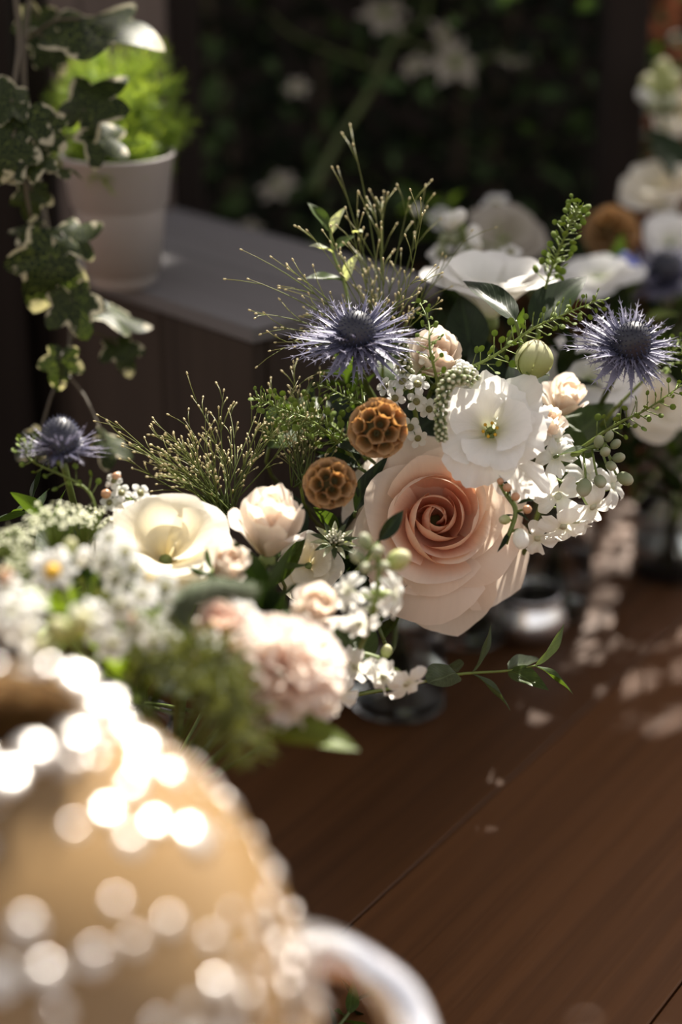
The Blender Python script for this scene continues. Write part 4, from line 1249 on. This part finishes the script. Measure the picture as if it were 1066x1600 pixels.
# stocks, wax flowers, berries
A_ = axis
flower_stem('white_stock', 'white stock with hanging florets and grey buds at the right', 'stock', [(820, 860, 1.02), (870, 730, 1.0), (905, 708, .99), (945, 692, .985)],
    [('stock', 868, 715, .995, A_(-.2, .3, .9), 36), ('stock', 872, 775, .985, A_(-.1, -.1, 1), 40), ('stock', 925, 790, .985, A_(.4, -.6, .7), 40), ('stock', 880, 820, .985, A_(.1, -.7, .7), 42), ('stock', 915, 745, 1.0, A_(.3, .3, .8), 38),
     ('stock', 955, 760, 1.01, A_(.7, .2, .6), 36), ('stock', 840, 840, 1.0, A_(-.2, -.5, .8), 34), ('stock', 900, 815, 1.0, A_(.3, -.5, .7), 36), ('stock', 870, 690, 1.0, A_(-.1, .6, .7), 28), ('bud', 936, 690, .98, A_(.1, .9, .3), 12), ('bud', 952, 682, .985, A_(.4, .9, .2), 11), ('bud', 962, 694, .985, A_(.7, .6, .3), 11), ('bud', 946, 706, .975, A_(.3, .2, .9), 12), ('bud', 967, 715, .985, A_(.9, .2, .4), 12),
     ('bud', 955, 728, .98, A_(.5, -.3, .8), 12), ('bud', 938, 752, .975, A_(.2, -.5, .8), 15), ('bud', 977, 748, .985, A_(.8, -.4, .4), 16), ('bud', 913, 762, .97, A_(-.2, -.8, .5), 18)], 'c', 'white stocks')
flower_stem('white_stock', 'blurred white stock with green buds before the peach rose', 'stock', [(560, 1020, .92), (582, 960, .885), (592, 900, .875), (588, 850, .87)],
    [('bud', 570, 846, .87, A_(-.2, .9, .3), 16), ('bud', 590, 862, .865, A_(.1, .3, .9), 15), ('bud', 560, 870, .87, A_(-.6, .4, .5), 16), ('greenbud', 622, 875, .87, A_(.7, .4, .4), 20), ('bud', 600, 885, .865, A_(.3, .1, .9), 14), ('bud', 572, 888, .865, A_(-.3, .2, .9), 14),
     ('stock', 612, 930, .88, A_(.9, -.1, .4), 42), ('stock', 562, 972, .87, A_(.1, -.5, .8), 34), ('stock', 545, 925, .88, A_(-.6, .2, .7), 34), ('stock', 585, 935, .89, A_(.2, .2, .9), 26)], 'a', 'white stocks')
flower_stem('white_stock', 'white stock with two florets low over the deck', 'stock', [(500, 1090, .93), (525, 1040, .93), (560, 1022, .93), (596, 1030, .93)],
    [('stock', 556, 1040, .92, A_(-.1, -.5, .8), 36), ('stock', 600, 1056, .92, A_(-.5, -.4, .7), 34), ('stock', 634, 1066, .925, A_(.5, -.6, .6), 40), ('stock', 530, 1085, .91, A_(.2, -.2, .9), 34), ('greenbud', 604, 1018, .93, A_(.2, .9, .3), 11)], 'a', 'white stocks')
flower_stem('white_stock', 'blurred greenish stock buds left of the white back flower', 'stock', [(745, 470, 1.2), (742, 420, 1.19), (725, 370, 1.18), (722, 340, 1.18)],
    [('whitebud' if i % 3 == 0 else 'bud', 700+rnd.uniform(-18, 45), 345+rnd.uniform(-15, 55), 1.18+rnd.uniform(-.01, .01), A_(rnd.uniform(-.7, .7), .8, .4), 14) for i in range(16)], 'g', 'white stocks')
flower_stem('wax_flower_sprig', 'white wax flowers with dark centres beneath the small spray rose', 'wax flower', [(660, 720, 1.03), (650, 650, 1.01), (640, 600, 1.0)],
    [('wax', 630, 598, .99, A_(-.3, .5, .8), 18), ('wax', 652, 602, .985, A_(.1, .4, .9), 19), ('wax', 618, 622, .985, A_(-.2, -.1, 1), 17), ('wax', 650, 628, .99, A_(.2, .1, 1), 17), ('wax', 640, 668, 1.0, A_(.3, 0, .9), 18), ('wax', 652, 684, 1.0, A_(.3, -.3, .9), 16), ('wax', 604, 605, 1.0, A_(-.5, .3, .8), 16),
     ('wax', 668, 560, 1.0, A_(-.2, .3, .9), 15), ('wax', 625, 575, 1.0, A_(-.3, .6, .7), 13), ('wax', 672, 640, 1.0, A_(-.3, .1, .9), 17)], 'g', 'wax flower sprigs')
flower_stem('wax_flower_sprig', 'wax flower buds like peach berries under the lisianthus', 'wax flower', [(768, 730, .99), (790, 770, .965), (806, 800, .96), (790, 850, .96)],
    [('berry', 793, 762, .955, A_(-.2, .2, .9), 9), ('berry', 806, 776, .955, A_(.2, .2, .9), 9), ('berry', 824, 796, .955, A_(.5, 0, .8), 9), ('greenbud', 789, 812, .955, A_(-.7, 0, .6), 10), ('whitebud', 814, 842, .955, A_(.1, -.9, .4), 16), ('berry', 782, 752, .96, A_(-.3, .5, .8), 7)], 'g', 'wax flower sprigs',
    leaves=[((808, 788, .96), (836, 778, .955), .0022, A_(0, .6, .8), 'leafdark', 'lance'), ((806, 800, .96), (828, 812, .955), .002, A_(0, .6, .8), 'leafdark', 'lance'), ((795, 830, .96), (780, 862, .955), .003, A_(.5, .4, .8), 'leafdark', 'lance'), ((798, 775, .96), (783, 740, .96), .003, A_(.5, .4, .8), 'leafdark', 'lance'), ((803, 805, .96), (780, 808, .96), .002, A_(0, .7, .7), 'leafdark', 'lance')])
flower_stem('wax_flower_sprig', 'wax flower sprig rising behind the cream lisianthus', 'wax flower', [(240, 850, .96), (225, 800, .95), (195, 775, .945), (178, 750, .945)],
    [('wax', 180, 752, .94, A_(-.4, .4, .8), 16), ('wax', 190, 772, .94, A_(.1, .5, .9), 16), ('wax', 218, 772, .94, A_(.5, .4, .8), 17), ('wax', 172, 786, .94, A_(-.2, .2, .9), 15), ('berry', 166, 772, .94, A_(-.8, .3, .5), 10), ('wax', 192, 792, .945, A_(.1, .1, 1), 15), ('berry', 182, 745, .94, A_(.1, .9, .3), 9)], 'b', 'wax flower sprigs')
flower_stem('wax_flower_sprig', 'blurred white blossoms in front of the cream lisianthus', 'wax flower', [(250, 1010, .82), (215, 940, .81), (185, 880, .81), (170, 850, .81)],
    [('wax', 172, 845, .80, A_(-.3, .6, .7), 24), ('wax', 195, 866, .80, A_(.2, .5, .8), 25), ('wax', 165, 880, .80, A_(-.5, .2, .8), 24), ('wax', 205, 892, .80, A_(.6, .2, .7), 24), ('wax', 180, 905, .80, A_(0, .1, 1), 22), ('wax', 255, 920, .80, A_(.5, .3, .8), 26), ('wax', 268, 965, .79, A_(.4, .1, .9), 26), ('wax', 235, 990, .78, A_(.1, -.1, 1), 24)], 'e', 'wax flower sprigs')
flower_stem('wax_flower_sprig', 'blurred white blossoms beside the dusky pink rose', 'wax flower', [(300, 1060, .78), (260, 1000, .78), (225, 955, .78)],
    [('wax', 222, 935, .77, A_(.1, .5, .8), 26), ('wax', 190, 950, .77, A_(-.4, .3, .8), 28), ('wax', 240, 1005, .77, A_(.2, .3, .9), 22), ('wax', 262, 1000, .77, A_(.5, .3, .8), 22), ('wax', 215, 985, .77, A_(0, .2, .9), 24), ('wax', 155, 985, .77, A_(-.3, .5, .8), 28), ('berry', 205, 965, .77, A_(0, .4, .8), 10)], 'e', 'wax flower sprigs')
flower_stem('wax_flower_sprig', 'cluster of small white blossoms left of the carnation', 'wax flower', [(370, 1090, .80), (350, 1050, .80), (335, 1010, .79)],
    [('wax', 330, 1005, .78, A_(-.2, .5, .8), 22), ('wax', 345, 1030, .78, A_(0, .2, .9), 22), ('wax', 325, 1048, .78, A_(-.4, 0, .9), 22), ('wax', 352, 940, .80, A_(.2, .7, .6), 20), ('wax', 385, 955, .80, A_(.5, .7, .5), 20), ('wax', 350, 1075, .78, A_(-.2, -.1, .9), 20), ('berry', 360, 1010, .78, A_(.3, .3, .8), 11)], 'e', 'wax flower sprigs')
flower_stem('feverfew', 'white yellow centred daisy at the far left', 'daisy', [(120, 1020, .80), (110, 950, .80), (98, 910, .80)],
    [('daisy', 84, 896, .79, A_(-.1, .4, .9), 38), ('whitebud', 60, 880, .80, A_(-.5, .7, .4), 15), ('whitebud', 130, 870, .80, A_(.4, .8, .4), 16), ('greenbud', 110, 855, .81, A_(.2, .9, .3), 14), ('whitebud', 95, 868, .80, A_(.1, .9, .3), 14)], 'b')
flower_stem('white_blossom_stem', 'blurred white blossoms at the left frame edge', 'filler flower', [(60, 1060, .76), (30, 990, .75), (15, 940, .75)],
    [('stock', 18, 960, .74, A_(-.2, .4, .8), 40), ('stock', 45, 945, .75, A_(.3, .6, .7), 34), ('stock', 10, 925, .75, A_(-.3, .6, .7), 34), ('stock', 35, 985, .74, A_(.2, .1, .9), 36), ('berry', 8, 900, .75, A_(0, .7, .5), 14)], 'b')
flower_stem('white_blossom_stem', 'blurred pale green and white blossoms above the sparkling jug', 'filler flower', [(150, 1080, .76), (120, 1010, .75), (100, 980, .75)],
    [('greenbud', 95, 985, .74, A_(-.4, .7, .5), 22), ('greenbud', 125, 975, .74, A_(.3, .7, .5), 24), ('stock', 140, 965, .75, A_(.3, .5, .8), 34), ('wax', 175, 1010, .76, A_(.2, .3, .9), 26), ('greenbud', 70, 1010, .74, A_(-.6, .4, .6), 20), ('stock', 60, 1030, .74, A_(-.2, .4, .9), 34)], 'b')
umbel('greenish white umbel at the far left edge', (20, 830, .86), axis(-.2, .85, .4), 46, 2, 'b')
umbel('greenish white umbel beneath the dark sea holly', (95, 795, .88), axis(.1, .9, .35), 50, 3, 'b')
umbel('small white umbel beside the left wax flowers', (140, 800, .92), axis(.2, .85, .4), 34, 4, 'b')
umbel('greenish umbel low at the left', (30, 880, .83), axis(-.2, .7, .6), 44, 5, 'b')
spike('veronica_spike', 'green bead spike hanging beside the white lisianthus', 'flower spike', [(738, 590, .975), (718, 588, .955), (700, 598, .95), (690, 630, .95), (689, 670, .95), (692, 690, .95)], .0052, 100, 'beadgreen', 'g', size=.0016, taper=.45)
spike('veronica_spike', 'white beaded spike above the lisianthus', 'flower spike', [(745, 640, 1.0), (735, 600, .98), (722, 582, .98), (712, 574, .98)], .0075, 60, 'white', 'g', size=.0026, taper=.4)
spike('furry_spike', 'curved furry grey green spike above the pink rose', 'flower spike', [(282, 985, .79), (284, 950, .79), (305, 928, .79), (345, 920, .80), (392, 926, .81)], .0058, 900, 'fuzz', 'e', taper=.15, shaggy=True)
spike('furry_spike', 'small dark spike beside the violet sea holly', 'flower spike', [(640, 605, 1.0), (634, 570, .99), (630, 535, .99)], .0045, 60, 'beadgreen', 'g', size=.0016, taper=.5)
# astrantia
asx = thing('astrantia', 'green striped astrantia bloom left of the peach rose', 'filler flower', frame(at(522, 850, .965), axis(.1, .6, .7)))
for k in range(14):
    a = k*2*PI/14
    p0 = at(522, 850, .965); Q = frame(p0, axis(.1, .6, .7))
    add_leaf(asx, Q @ Vector((.002*math.cos(a), .002*math.sin(a), 0)), Q @ Vector((.013*math.cos(a), .013*math.sin(a), .005)), .0035, axis(.1, .6, .7), 'leafpale' if k % 2 else 'leafgrey', 'lance', 'bract')
for k in range(22):
    a = k*2.4; rr = .0055*math.sqrt(k/22)
    MB().add(*tube([(0, 0, 0), (rr*math.cos(a), rr*math.sin(a), .007)], [.0003, .0007], 4)).build('pin', M['beadgreen'], asx)
to_jar(asx, at(522, 850, .965), axis(.1, .6, .7), 'a', .001)

# fine sprays
panicum('wispy panicum grass fanning out above the violet sea holly', at(598, 560, 1.03),
        [(552, 226, 1.05), (377, 390, 1.0), (388, 436, 1.0), (400, 490, 1.0), (430, 512, 1.0), (430, 535, .99), (665, 290, 1.05), (738, 360, 1.04), (480, 360, 1.02), (528, 262, 1.05), (600, 300, 1.06), (585, 322, 1.04), (660, 335, 1.0), (680, 415, 1.0), (540, 325, 1.03), (450, 420, 1.0), (640, 310, 1.05), (690, 470, 1.0)], 5, 'a', n=14)
panicum('wispy panicum grass left of the pointed pale rose', at(352, 800, .98),
        [(182, 660, .98), (185, 682, .96), (240, 660, .99), (288, 655, .99), (322, 640, .99), (350, 610, 1.0), (202, 717, .96), (236, 720, .96), (410, 640, 1.0), (468, 590, 1.0), (490, 600, 1.0), (440, 660, .99), (262, 690, .97), (330, 670, .97), (480, 650, .98), (300, 620, 1.0), (230, 745, .95)], 9, 'b', n=26)
panicum('thin grass seed heads behind the peach rose', at(470, 760, 1.0),
        [(420, 600, 1.02), (455, 575, 1.02), (500, 575, 1.02), (480, 620, 1.0), (520, 640, 1.0), (400, 660, 1.0), (540, 680, 1.0)], 13, 'a', n=14)
pennycress('green pennycress spray pointing to the right sea holly', [(690, 590, 1.0), (765, 560, .985), (830, 515, .975), (885, 490, .97), (938, 468, .965)], 58, 3, .0044, .010, jar='g')
pennycress('upright pennycress spray above the dark leaves', [(835, 560, 1.05), (850, 460, 1.04), (870, 400, 1.03), (892, 350, 1.02), (904, 322, 1.02)], 70, 4, .0050, .0105, jar='g', t0=.3)
pennycress('pennycress spray sweeping out at the right edge', [(880, 720, 1.02), (960, 665, 1.0), (1010, 640, .99), (1075, 595, .985)], 36, 5, .0042, .010, jar='c', t0=.2)
pennycress('pennycress spray beside the right sea holly at the edge', [(960, 640, 1.05), (1020, 580, 1.04), (1050, 550, 1.03), (1085, 530, 1.03)], 30, 6, .0042, .010, jar='c', t0=.3)
pennycress('small pennycress spray over the pale spray rose', [(690, 640, .99), (682, 590, .97), (672, 545, .96), (670, 505, .97), (655, 470, .98)], 26, 7, .0038, .0085, jar='g', t0=.2)
pennycress('pennycress spray at the left of the seed heads', [(540, 700, 1.0), (490, 660, .985), (440, 640, .98), (402, 622, .975)], 60, 8, .0042, .011, jar='a', t0=.05)
pennycress('fine pennycress spray under the violet sea holly', [(590, 690, 1.01), (575, 640, 1.0), (540, 620, 1.0), (500, 600, 1.0)], 40, 9, .0036, .010, jar='g', t0=.1)
pennycress('green spray beside the dark sea holly', [(150, 860, .93), (140, 770, .93), (50, 720, .93), (40, 690, .93)], 26, 10, .0040, .009, jar='b', t0=.3)
pennycress('dark green spray left of the honey seed head', [(560, 700, 1.02), (510, 660, 1.02), (470, 650, 1.02), (430, 690, 1.02)], 60, 12, .0046, .013, jar='a', t0=.05)
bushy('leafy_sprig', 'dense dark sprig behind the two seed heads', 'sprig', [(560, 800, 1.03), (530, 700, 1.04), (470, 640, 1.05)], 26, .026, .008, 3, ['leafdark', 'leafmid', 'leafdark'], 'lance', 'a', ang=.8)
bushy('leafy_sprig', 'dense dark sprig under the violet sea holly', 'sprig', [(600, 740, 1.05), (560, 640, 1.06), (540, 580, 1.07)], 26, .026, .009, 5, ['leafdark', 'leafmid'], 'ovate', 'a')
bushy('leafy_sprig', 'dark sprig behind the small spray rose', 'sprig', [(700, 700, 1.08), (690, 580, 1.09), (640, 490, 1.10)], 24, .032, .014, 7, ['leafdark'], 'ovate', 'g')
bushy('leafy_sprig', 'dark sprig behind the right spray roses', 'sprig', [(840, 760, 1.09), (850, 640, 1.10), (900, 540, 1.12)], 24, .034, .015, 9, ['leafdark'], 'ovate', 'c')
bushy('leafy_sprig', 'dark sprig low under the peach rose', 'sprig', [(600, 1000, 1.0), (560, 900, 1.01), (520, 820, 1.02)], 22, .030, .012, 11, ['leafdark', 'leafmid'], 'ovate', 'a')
bushy('leafy_sprig', 'green sprig among the front left blossoms', 'sprig', [(240, 1120, .80), (170, 1020, .81), (90, 930, .83)], 26, .030, .010, 13, ['leafmid', 'leafdark', 'leaflight'], 'lance', 'e')
bushy('leafy_sprig', 'green sprig below the cream lisianthus', 'sprig', [(330, 1080, .84), (250, 980, .86), (130, 900, .88)], 26, .030, .011, 15, ['leafmid', 'leafdark'], 'ovate', 'b')
bushy('leafy_sprig', 'dark sprig behind the carnation', 'sprig', [(455, 1080, .87), (440, 1000, .88), (400, 900, .90)], 26, .034, .014, 17, ['leafdark'], 'ovate', 'e')
bushy('leafy_sprig', 'small green sprig lying on the deck beneath the jug handle', 'sprig', [(500, 1640, .932), (540, 1590, .953), (560, 1560, .965)], 9, .020, .009, 19, ['leafmid', 'leafdark'], 'ovate')
bushy('leafy_sprig', 'dark sprig behind the left umbels', 'sprig', [(190, 930, .95), (110, 850, .97), (40, 780, .98)], 24, .030, .012, 21, ['leafdark', 'leafmid'], 'ovate', 'b')
# feathery green in front
fg = thing('feathery_fern', 'blurred feathery green fern sprig left of the carnation', 'fern', Matrix.Translation(at(330, 1000, .80)))
feathery(fg, at(330, 1010, .80), [at(405, 1185, .76), at(380, 1160, .75), at(350, 1120, .75), at(300, 1080, .75), at(330, 1140, .76), at(270, 1060, .75), at(365, 1190, .77), at(420, 1150, .78), at(230, 1040, .76)], 3, 'moss', nee=.006, dens=34, rad=.0005)
fg2 = thing('feathery_fern', 'feathery green sprig under the cream lisianthus', 'fern', Matrix.Translation(at(200, 960, .86)))
feathery(fg2, at(220, 1010, .84), [at(130, 930, .84), at(60, 960, .82), at(90, 1000, .80), at(150, 1020, .80), at(220, 1060, .79), at(270, 1010, .8)], 4, 'moss', nee=.006, dens=30, rad=.0005)

# ================================================================== back bouquet (right)
GB = 'blurred blooms of the back bouquet'
ruffled('white_flower', 'blurred cream bloom below the right frame post', 1030, 282, 1.42, axis(-.2, .7, .6), 62, 'cream', seed=61, n=9, deep=.6, centre=False, ruf=.6, fine=.1, group=GB, jar='d')
ruffled('white_flower', 'blurred white bloom at the right edge above the purple sea holly', 1052, 372, 1.36, axis(.1, .5, .8), 52, 'white', seed=62, n=9, deep=.6, centre=False, ruf=.6, fine=.1, group=GB, jar='d')
ruffled('white_flower', 'flat white blurred bloom behind the right sea holly', 935, 425, 1.28, axis(-.1, .8, .5), 66, 'white', seed=63, n=9, deep=.4, centre=False, ruf=.5, fine=.1, group=GB, jar='d')
ruffled('white_flower', 'white bloom, its shade greyed into the petals, behind the white back lisianthus', 790, 366, 1.36, axis(0, .4, .9), 62, 'star', seed=64, n=8, deep=.5, centre=False, ruf=.5, fine=.1, group=GB, jar='d')  # dim petal colour stands for the shade on a white bloom
ruffled('white_flower', 'pale bloom low at the right edge under the sea holly', 1030, 632, 1.20, axis(.1, .2, .9), 52, 'cream', seed=65, n=8, deep=.5, centre=False, ruf=.6, fine=.1, group=GB, jar='d')
ruffled('white_flower', 'blurred peach white bloom at the right edge, top of the back bouquet', 1062, 170, 1.46, axis(-.2, .4, .8), 44, 'cream', seed=66, n=8, deep=.6, centre=False, ruf=.6, fine=.1, group=GB, jar='d')
pod('brown blurred seed head in the back bouquet', 955, 365, 1.36, axis(0, .3, .9), 42, 9, 'd')
flower_stem('white_stock', 'blurred stock spire beside the right post', 'stock', [(1040, 330, 1.45), (1045, 240, 1.45), (1030, 150, 1.45), (1035, 110, 1.45)],
    [('greenbud', 1035, 110, 1.45, A_(0, .9, .3), 18), ('greenbud', 1018, 135, 1.45, A_(-.6, .7, .4), 20), ('greenbud', 1050, 130, 1.45, A_(.5, .7, .4), 20), ('bud', 1022, 165, 1.44, A_(-.4, .4, .8), 20), ('bud', 1048, 165, 1.44, A_(.4, .4, .8), 22), ('stock', 1030, 320, 1.42, A_(0, .4, .8), 34), ('whitebud', 1010, 150, 1.45, A_(-.8, .4, .3), 16)], 'd', 'white stocks')
single_leaf('dark blurred leaf at the right edge beside the post', (1075, 290, 1.42), (1018, 185, 1.44), .036, axis(.2, .3, .9), 'leafdark', 'ovate')
flower_stem('blue_blossom_stem', 'small blurred blue blossoms before the flat white bloom', 'filler flower', [(990, 520, 1.3), (985, 460, 1.3), (980, 412, 1.3)],
    [], 'd')
bb = bpy.data.objects['blue_blossom_stem']
for (px, py, s) in [(978, 410, 18), (990, 422, 16), (966, 420, 15), (834, 372, 14)]:
    if 'blue' not in _fm: _fm['blue'] = floret_meshes('bluepetal', 5, 5, -.1, .05, .2)
    if px != 834: mk('blossom', _fm['blue'], bb, frame(at(px, py, 1.29), axis(0, .5, .8), px) @ Matrix.Scale(s/FPX*1.29, 4))
flower_stem('white_blossom_stem', 'blurred little white blossoms behind the upright pennycress', 'filler flower', [(800, 480, 1.3), (790, 420, 1.28), (780, 390, 1.28)],
    [('wax', 798, 396, 1.18, A_(0, .6, .7), 18), ('wax', 775, 322, 1.38, A_(-.2, .6, .7), 24), ('wax', 690, 345, 1.4, A_(0, .5, .8), 22), ('whitebud', 652, 327, 1.3, A_(0, .6, .7), 8), ('wax', 690, 400, 1.2, A_(-.3, .5, .8), 22)], 'd')
bushy('leafy_sprig', 'dark sprig filling the back bouquet', 'sprig', [(990, 760, 1.25), (980, 600, 1.27), (960, 420, 1.32)], 34, .040, .018, 31, ['leafdark', 'leafdark', 'leafmid'], 'ovate', 'd')
bushy('leafy_sprig', 'dark sprig at the right edge of the back bouquet', 'sprig', [(1060, 800, 1.24), (1055, 640, 1.26), (1040, 480, 1.30)], 30, .040, .018, 33, ['leafdark', 'leafmid'], 'ovate', 'd')
bushy('leafy_sprig', 'green sprig at the foot of the hedge', 'sprig', [(720, 520, 1.35), (700, 400, 1.40), (660, 300, 1.45)], 26, .036, .016, 35, ['leafdark', 'leafmid'], 'ovate', 'd')

# ================================================================== jars, jug
glass_jar('glass jar of dark water and stems under the peach rose', 'a', .034, .098)
glass_jar('glass jar hidden behind the sparkling jug', 'b', .030, .10)
glass_jar('glass jar with bright glinting foot right of the peach rose', 'c', .030, .10)
glass_jar('glinting glass jar at the right edge under the back bouquet', 'd', .030, .12)
glass_jar('glass jar under the carnation behind the jug', 'e', .024, .080)
glass_jar('glass jar at the back between the other jars', 'g', .028, .10)

for (lab, px, py, r_) in (('small silvery votive holder with bright sun glint right of the peach rose', 824, 990, .0285), ('silvery votive holder glinting at the right edge of the deck', 1052, 872, .034)):
    vt = thing('votive_holder', lab, 'candle holder', floor_at(px, py)+Vector((0, 0, .0002)), 'silvery votive holders')
    MB().add(*lathe([(.001, 0), (r_*.7, 0), (r_*.95, .004), (r_*1.05, .013), (r_, .022), (r_*.88, .028), (r_*.84, .033), (r_*.90, .036), (r_*.88, .0372), (r_*.80, .034), (r_*.82, .028), (r_*.9, .02), (r_*.8, .006), (.001, .004)], 40)).build('cup', M['silver'], vt)
    MB().add(*lathe([(.001, .0045), (r_*.78, .0065), (r_*.80, .016), (.001, .017)], 24)).add(*tube([(0, 0, .016), (.0006, 0, .022)], .0006, 5)).build('candle', M['wax'], vt)
jb = at(8, 1300, .575); jb.z = 0.0003
jug = thing('sparkling_jug', 'big round sparkling faceted jug with curved silvery handle, out of focus', 'jug', jb)
jp = [(.001, 0), (.070, 0), (.078, .004), (.095, .03), (.107, .07), (.108, .10), (.105, .131), (.098, .159), (.0875, .187), (.076, .207), (.062, .225), (.046, .238), (.034, .245), (.030, .252), (.033, .258), (.031, .259), (.027, .252),
      (.031, .243), (.060, .222), (.085, .185), (.102, .131), (.104, .09), (.09, .03), (.06, .006), (.001, .006)]
jp = [(a*.95, b*.88+(.12 if b > .02 else 0)) for a, b in jp]
MB().add(*lathe(jp, 64)).build('body', M['jug'], jug)
def jr(z):
    for (r0, z0), (r1, z1) in zip(jp[2:14], jp[3:15]):
        if z0 <= z <= z1: return r0+(r1-r0)*(z-z0)/(z1-z0), math.atan2(r0-r1, z1-z0)
    return .05, 0
m = MB()
jrr = random.Random(4)
z = .15
row = 0
sv, sf, suv = ball(1, 10, 6, .30)
while z < .3375:
    r0, tl = jr(z); r0 *= 1.0
    n = max(6, int(2*PI*r0/(.0135 if z > .22 else .019)))
    for i in range(n):
        a = 2*PI*(i+.5*(row % 2))/n
        nn = Vector((math.cos(a)*math.cos(tl), math.sin(a)*math.cos(tl), math.sin(tl)))
        if nn.z < -.1: continue
        if jrr.random() < (.36 if z > .28 else .25): continue
        s = .0064*jrr.uniform(.3, 1.05)
        k_ = .35 if z > .29 else .75
        m.xf(sv, sf, suv, frame(Vector((r0*math.cos(a), r0*math.sin(a), z)), nn+Vector((jrr.uniform(-k_, k_), jrr.uniform(-k_, k_), jrr.uniform(-.3, k_)))) @ Matrix.Scale(s, 4))
    z += (.0122 if z > .22 else .018)*max(.45, math.cos(tl)); row += 1
for i in range(22):
    a = 2*PI*i/22+.1
    rr_ = .031+.004*(i % 2)
    m.xf(sv, sf, suv, frame(Vector((rr_*math.cos(a), rr_*math.sin(a), .3485-.004*(i % 2))), Vector((jrr.uniform(-.5, .5), jrr.uniform(-.5, .3), 1))) @ Matrix.Scale(.0058*jrr.uniform(.5, 1), 4))
tag(m.build('stud_pattern', M['stud'], jug), kind='stuff')
hp = [at(440, 1500, .63), at(485, 1485, .65), at(545, 1498, .66), at(605, 1540, .66), at(640, 1600, .655), at(655, 1680, .64), at(600, 1800, .62), at(470, 1830, .60)]
inv = MW['sparkling_jug'].inverted()
hs_ = catmull(hp, 8)
MB().add(*tube([inv @ p for p in hs_], [.0088+.001*math.sin(i*.25) for i in range(len(hs_))], 14)).build('handle', M['silver'], jug)

# ================================================================== tree added out of view, leaves set along sun rays to cast shade
tree = thing('added_shade_tree', 'added unseen tree whose leaves shade the deck and crate', 'tree', Vector((1.6, 3.3, 0)))
def on_sun(p, s): return p+SUND*s
tr = random.Random(21)
def foot_points(n, x0, x1, y0, y1, z, cut=None):
    out = []
    while len(out) < n:
        p = Vector((tr.uniform(x0, x1), tr.uniform(y0, y1), z))
        if cut is None or not cut(p): out.append(p)
    return out
bpy.context.view_layer.update()
dg = bpy.context.evaluated_depsgraph_get()
def covered(p):
    if p.x < .05 or p.y < .86: return False
    hits = [SC.ray_cast(dg, p+SUND*.02+Vector(o), SUND, distance=.75) for o in ((0, 0, 0), (.008, .006, 0), (-.008, .004, 0), (0, -.009, 0))]
    if not all(h[0] for h in hits[:1]): return False
    o = hits[0][4]
    while o.parent: o = o.parent
    return all(h[0] for h in hits) or o.name.startswith(('lisianthus', 'peach_rose', 'sea_holly', 'white_stock', 'spray_rose', 'carnation'))
near = []
feet = [p for p in foot_points(2700, -.10, .52, .775, 1.12, 0) if not covered(p) and not (p.x > .12 and p.x < .25 and p.y > 1.085)]
feet += foot_points(520, .272, .54, 1.08, 1.45, 0)
feet += [c0+ld*tr.uniform(-.02, .15)+rd*tr.uniform(-.04, .17)+Vector((0, 0, CT)) for _ in range(420)]
feet += [c0+ld*tr.uniform(.0, .32)+rd*tr.uniform(.08, .20)+Vector((0, 0, CT)) for _ in range(300)]
feet += foot_points(70, -.34, -.225, .88, 1.00, .22)
feet += [c0+ld*tr.uniform(.03, .36)+rd*tr.uniform(.0, .22)+Vector((0, 0, CT)) for _ in range(160)]
m = MB()
for fi, foot in enumerate(feet+near):
    far = fi < len(feet)
    p = on_sun(foot, (2.5 if far else 1.45)+tr.uniform(-.2, .2))
    L = tr.uniform(.035, .065) if far else tr.uniform(.020, .032)
    dr = Vector((tr.uniform(-1, 1), tr.uniform(-1, 1), tr.uniform(-.8, .3))).normalized()
    nr = SUND+Vector((tr.uniform(-.7, .7), tr.uniform(-.7, .7), tr.uniform(-.7, .7)))
    Q = leaf_matrix(p-dr*L*.5, p+dr*L*.5, L*.62, nr)
    m.xf([(0, 0, 0), (-.5, .4, .06), (0, .45, 0), (.5, .4, .06), (0, 1, -.1)], [(0, 2, 1), (0, 3, 2), (1, 2, 4), (2, 3, 4)], [(.5, 0), (0, .4), (.5, .45), (1, .4), (.5, 1)], Q)
tag(m.build('foliage', M['leafmid'], tree, Matrix.Identity(4)), kind='stuff')
MB().add(*tube([(0, 0, 0), (-.05, .03, .9), (-.15, 0, 1.7), (-.2, 0, 2.4)], [.07, .06, .05, .03], 10)).build('trunk', M['bark'], tree)
for foot in feet[::90]:
    c = on_sun(foot, 2.5); q = Vector((1.45, 3.3, 1.7))
    add_stem(tree, [q, q.lerp(c, .5)+Vector((0, 0, .12)), c], .012, .004, 'bark', 'branch')
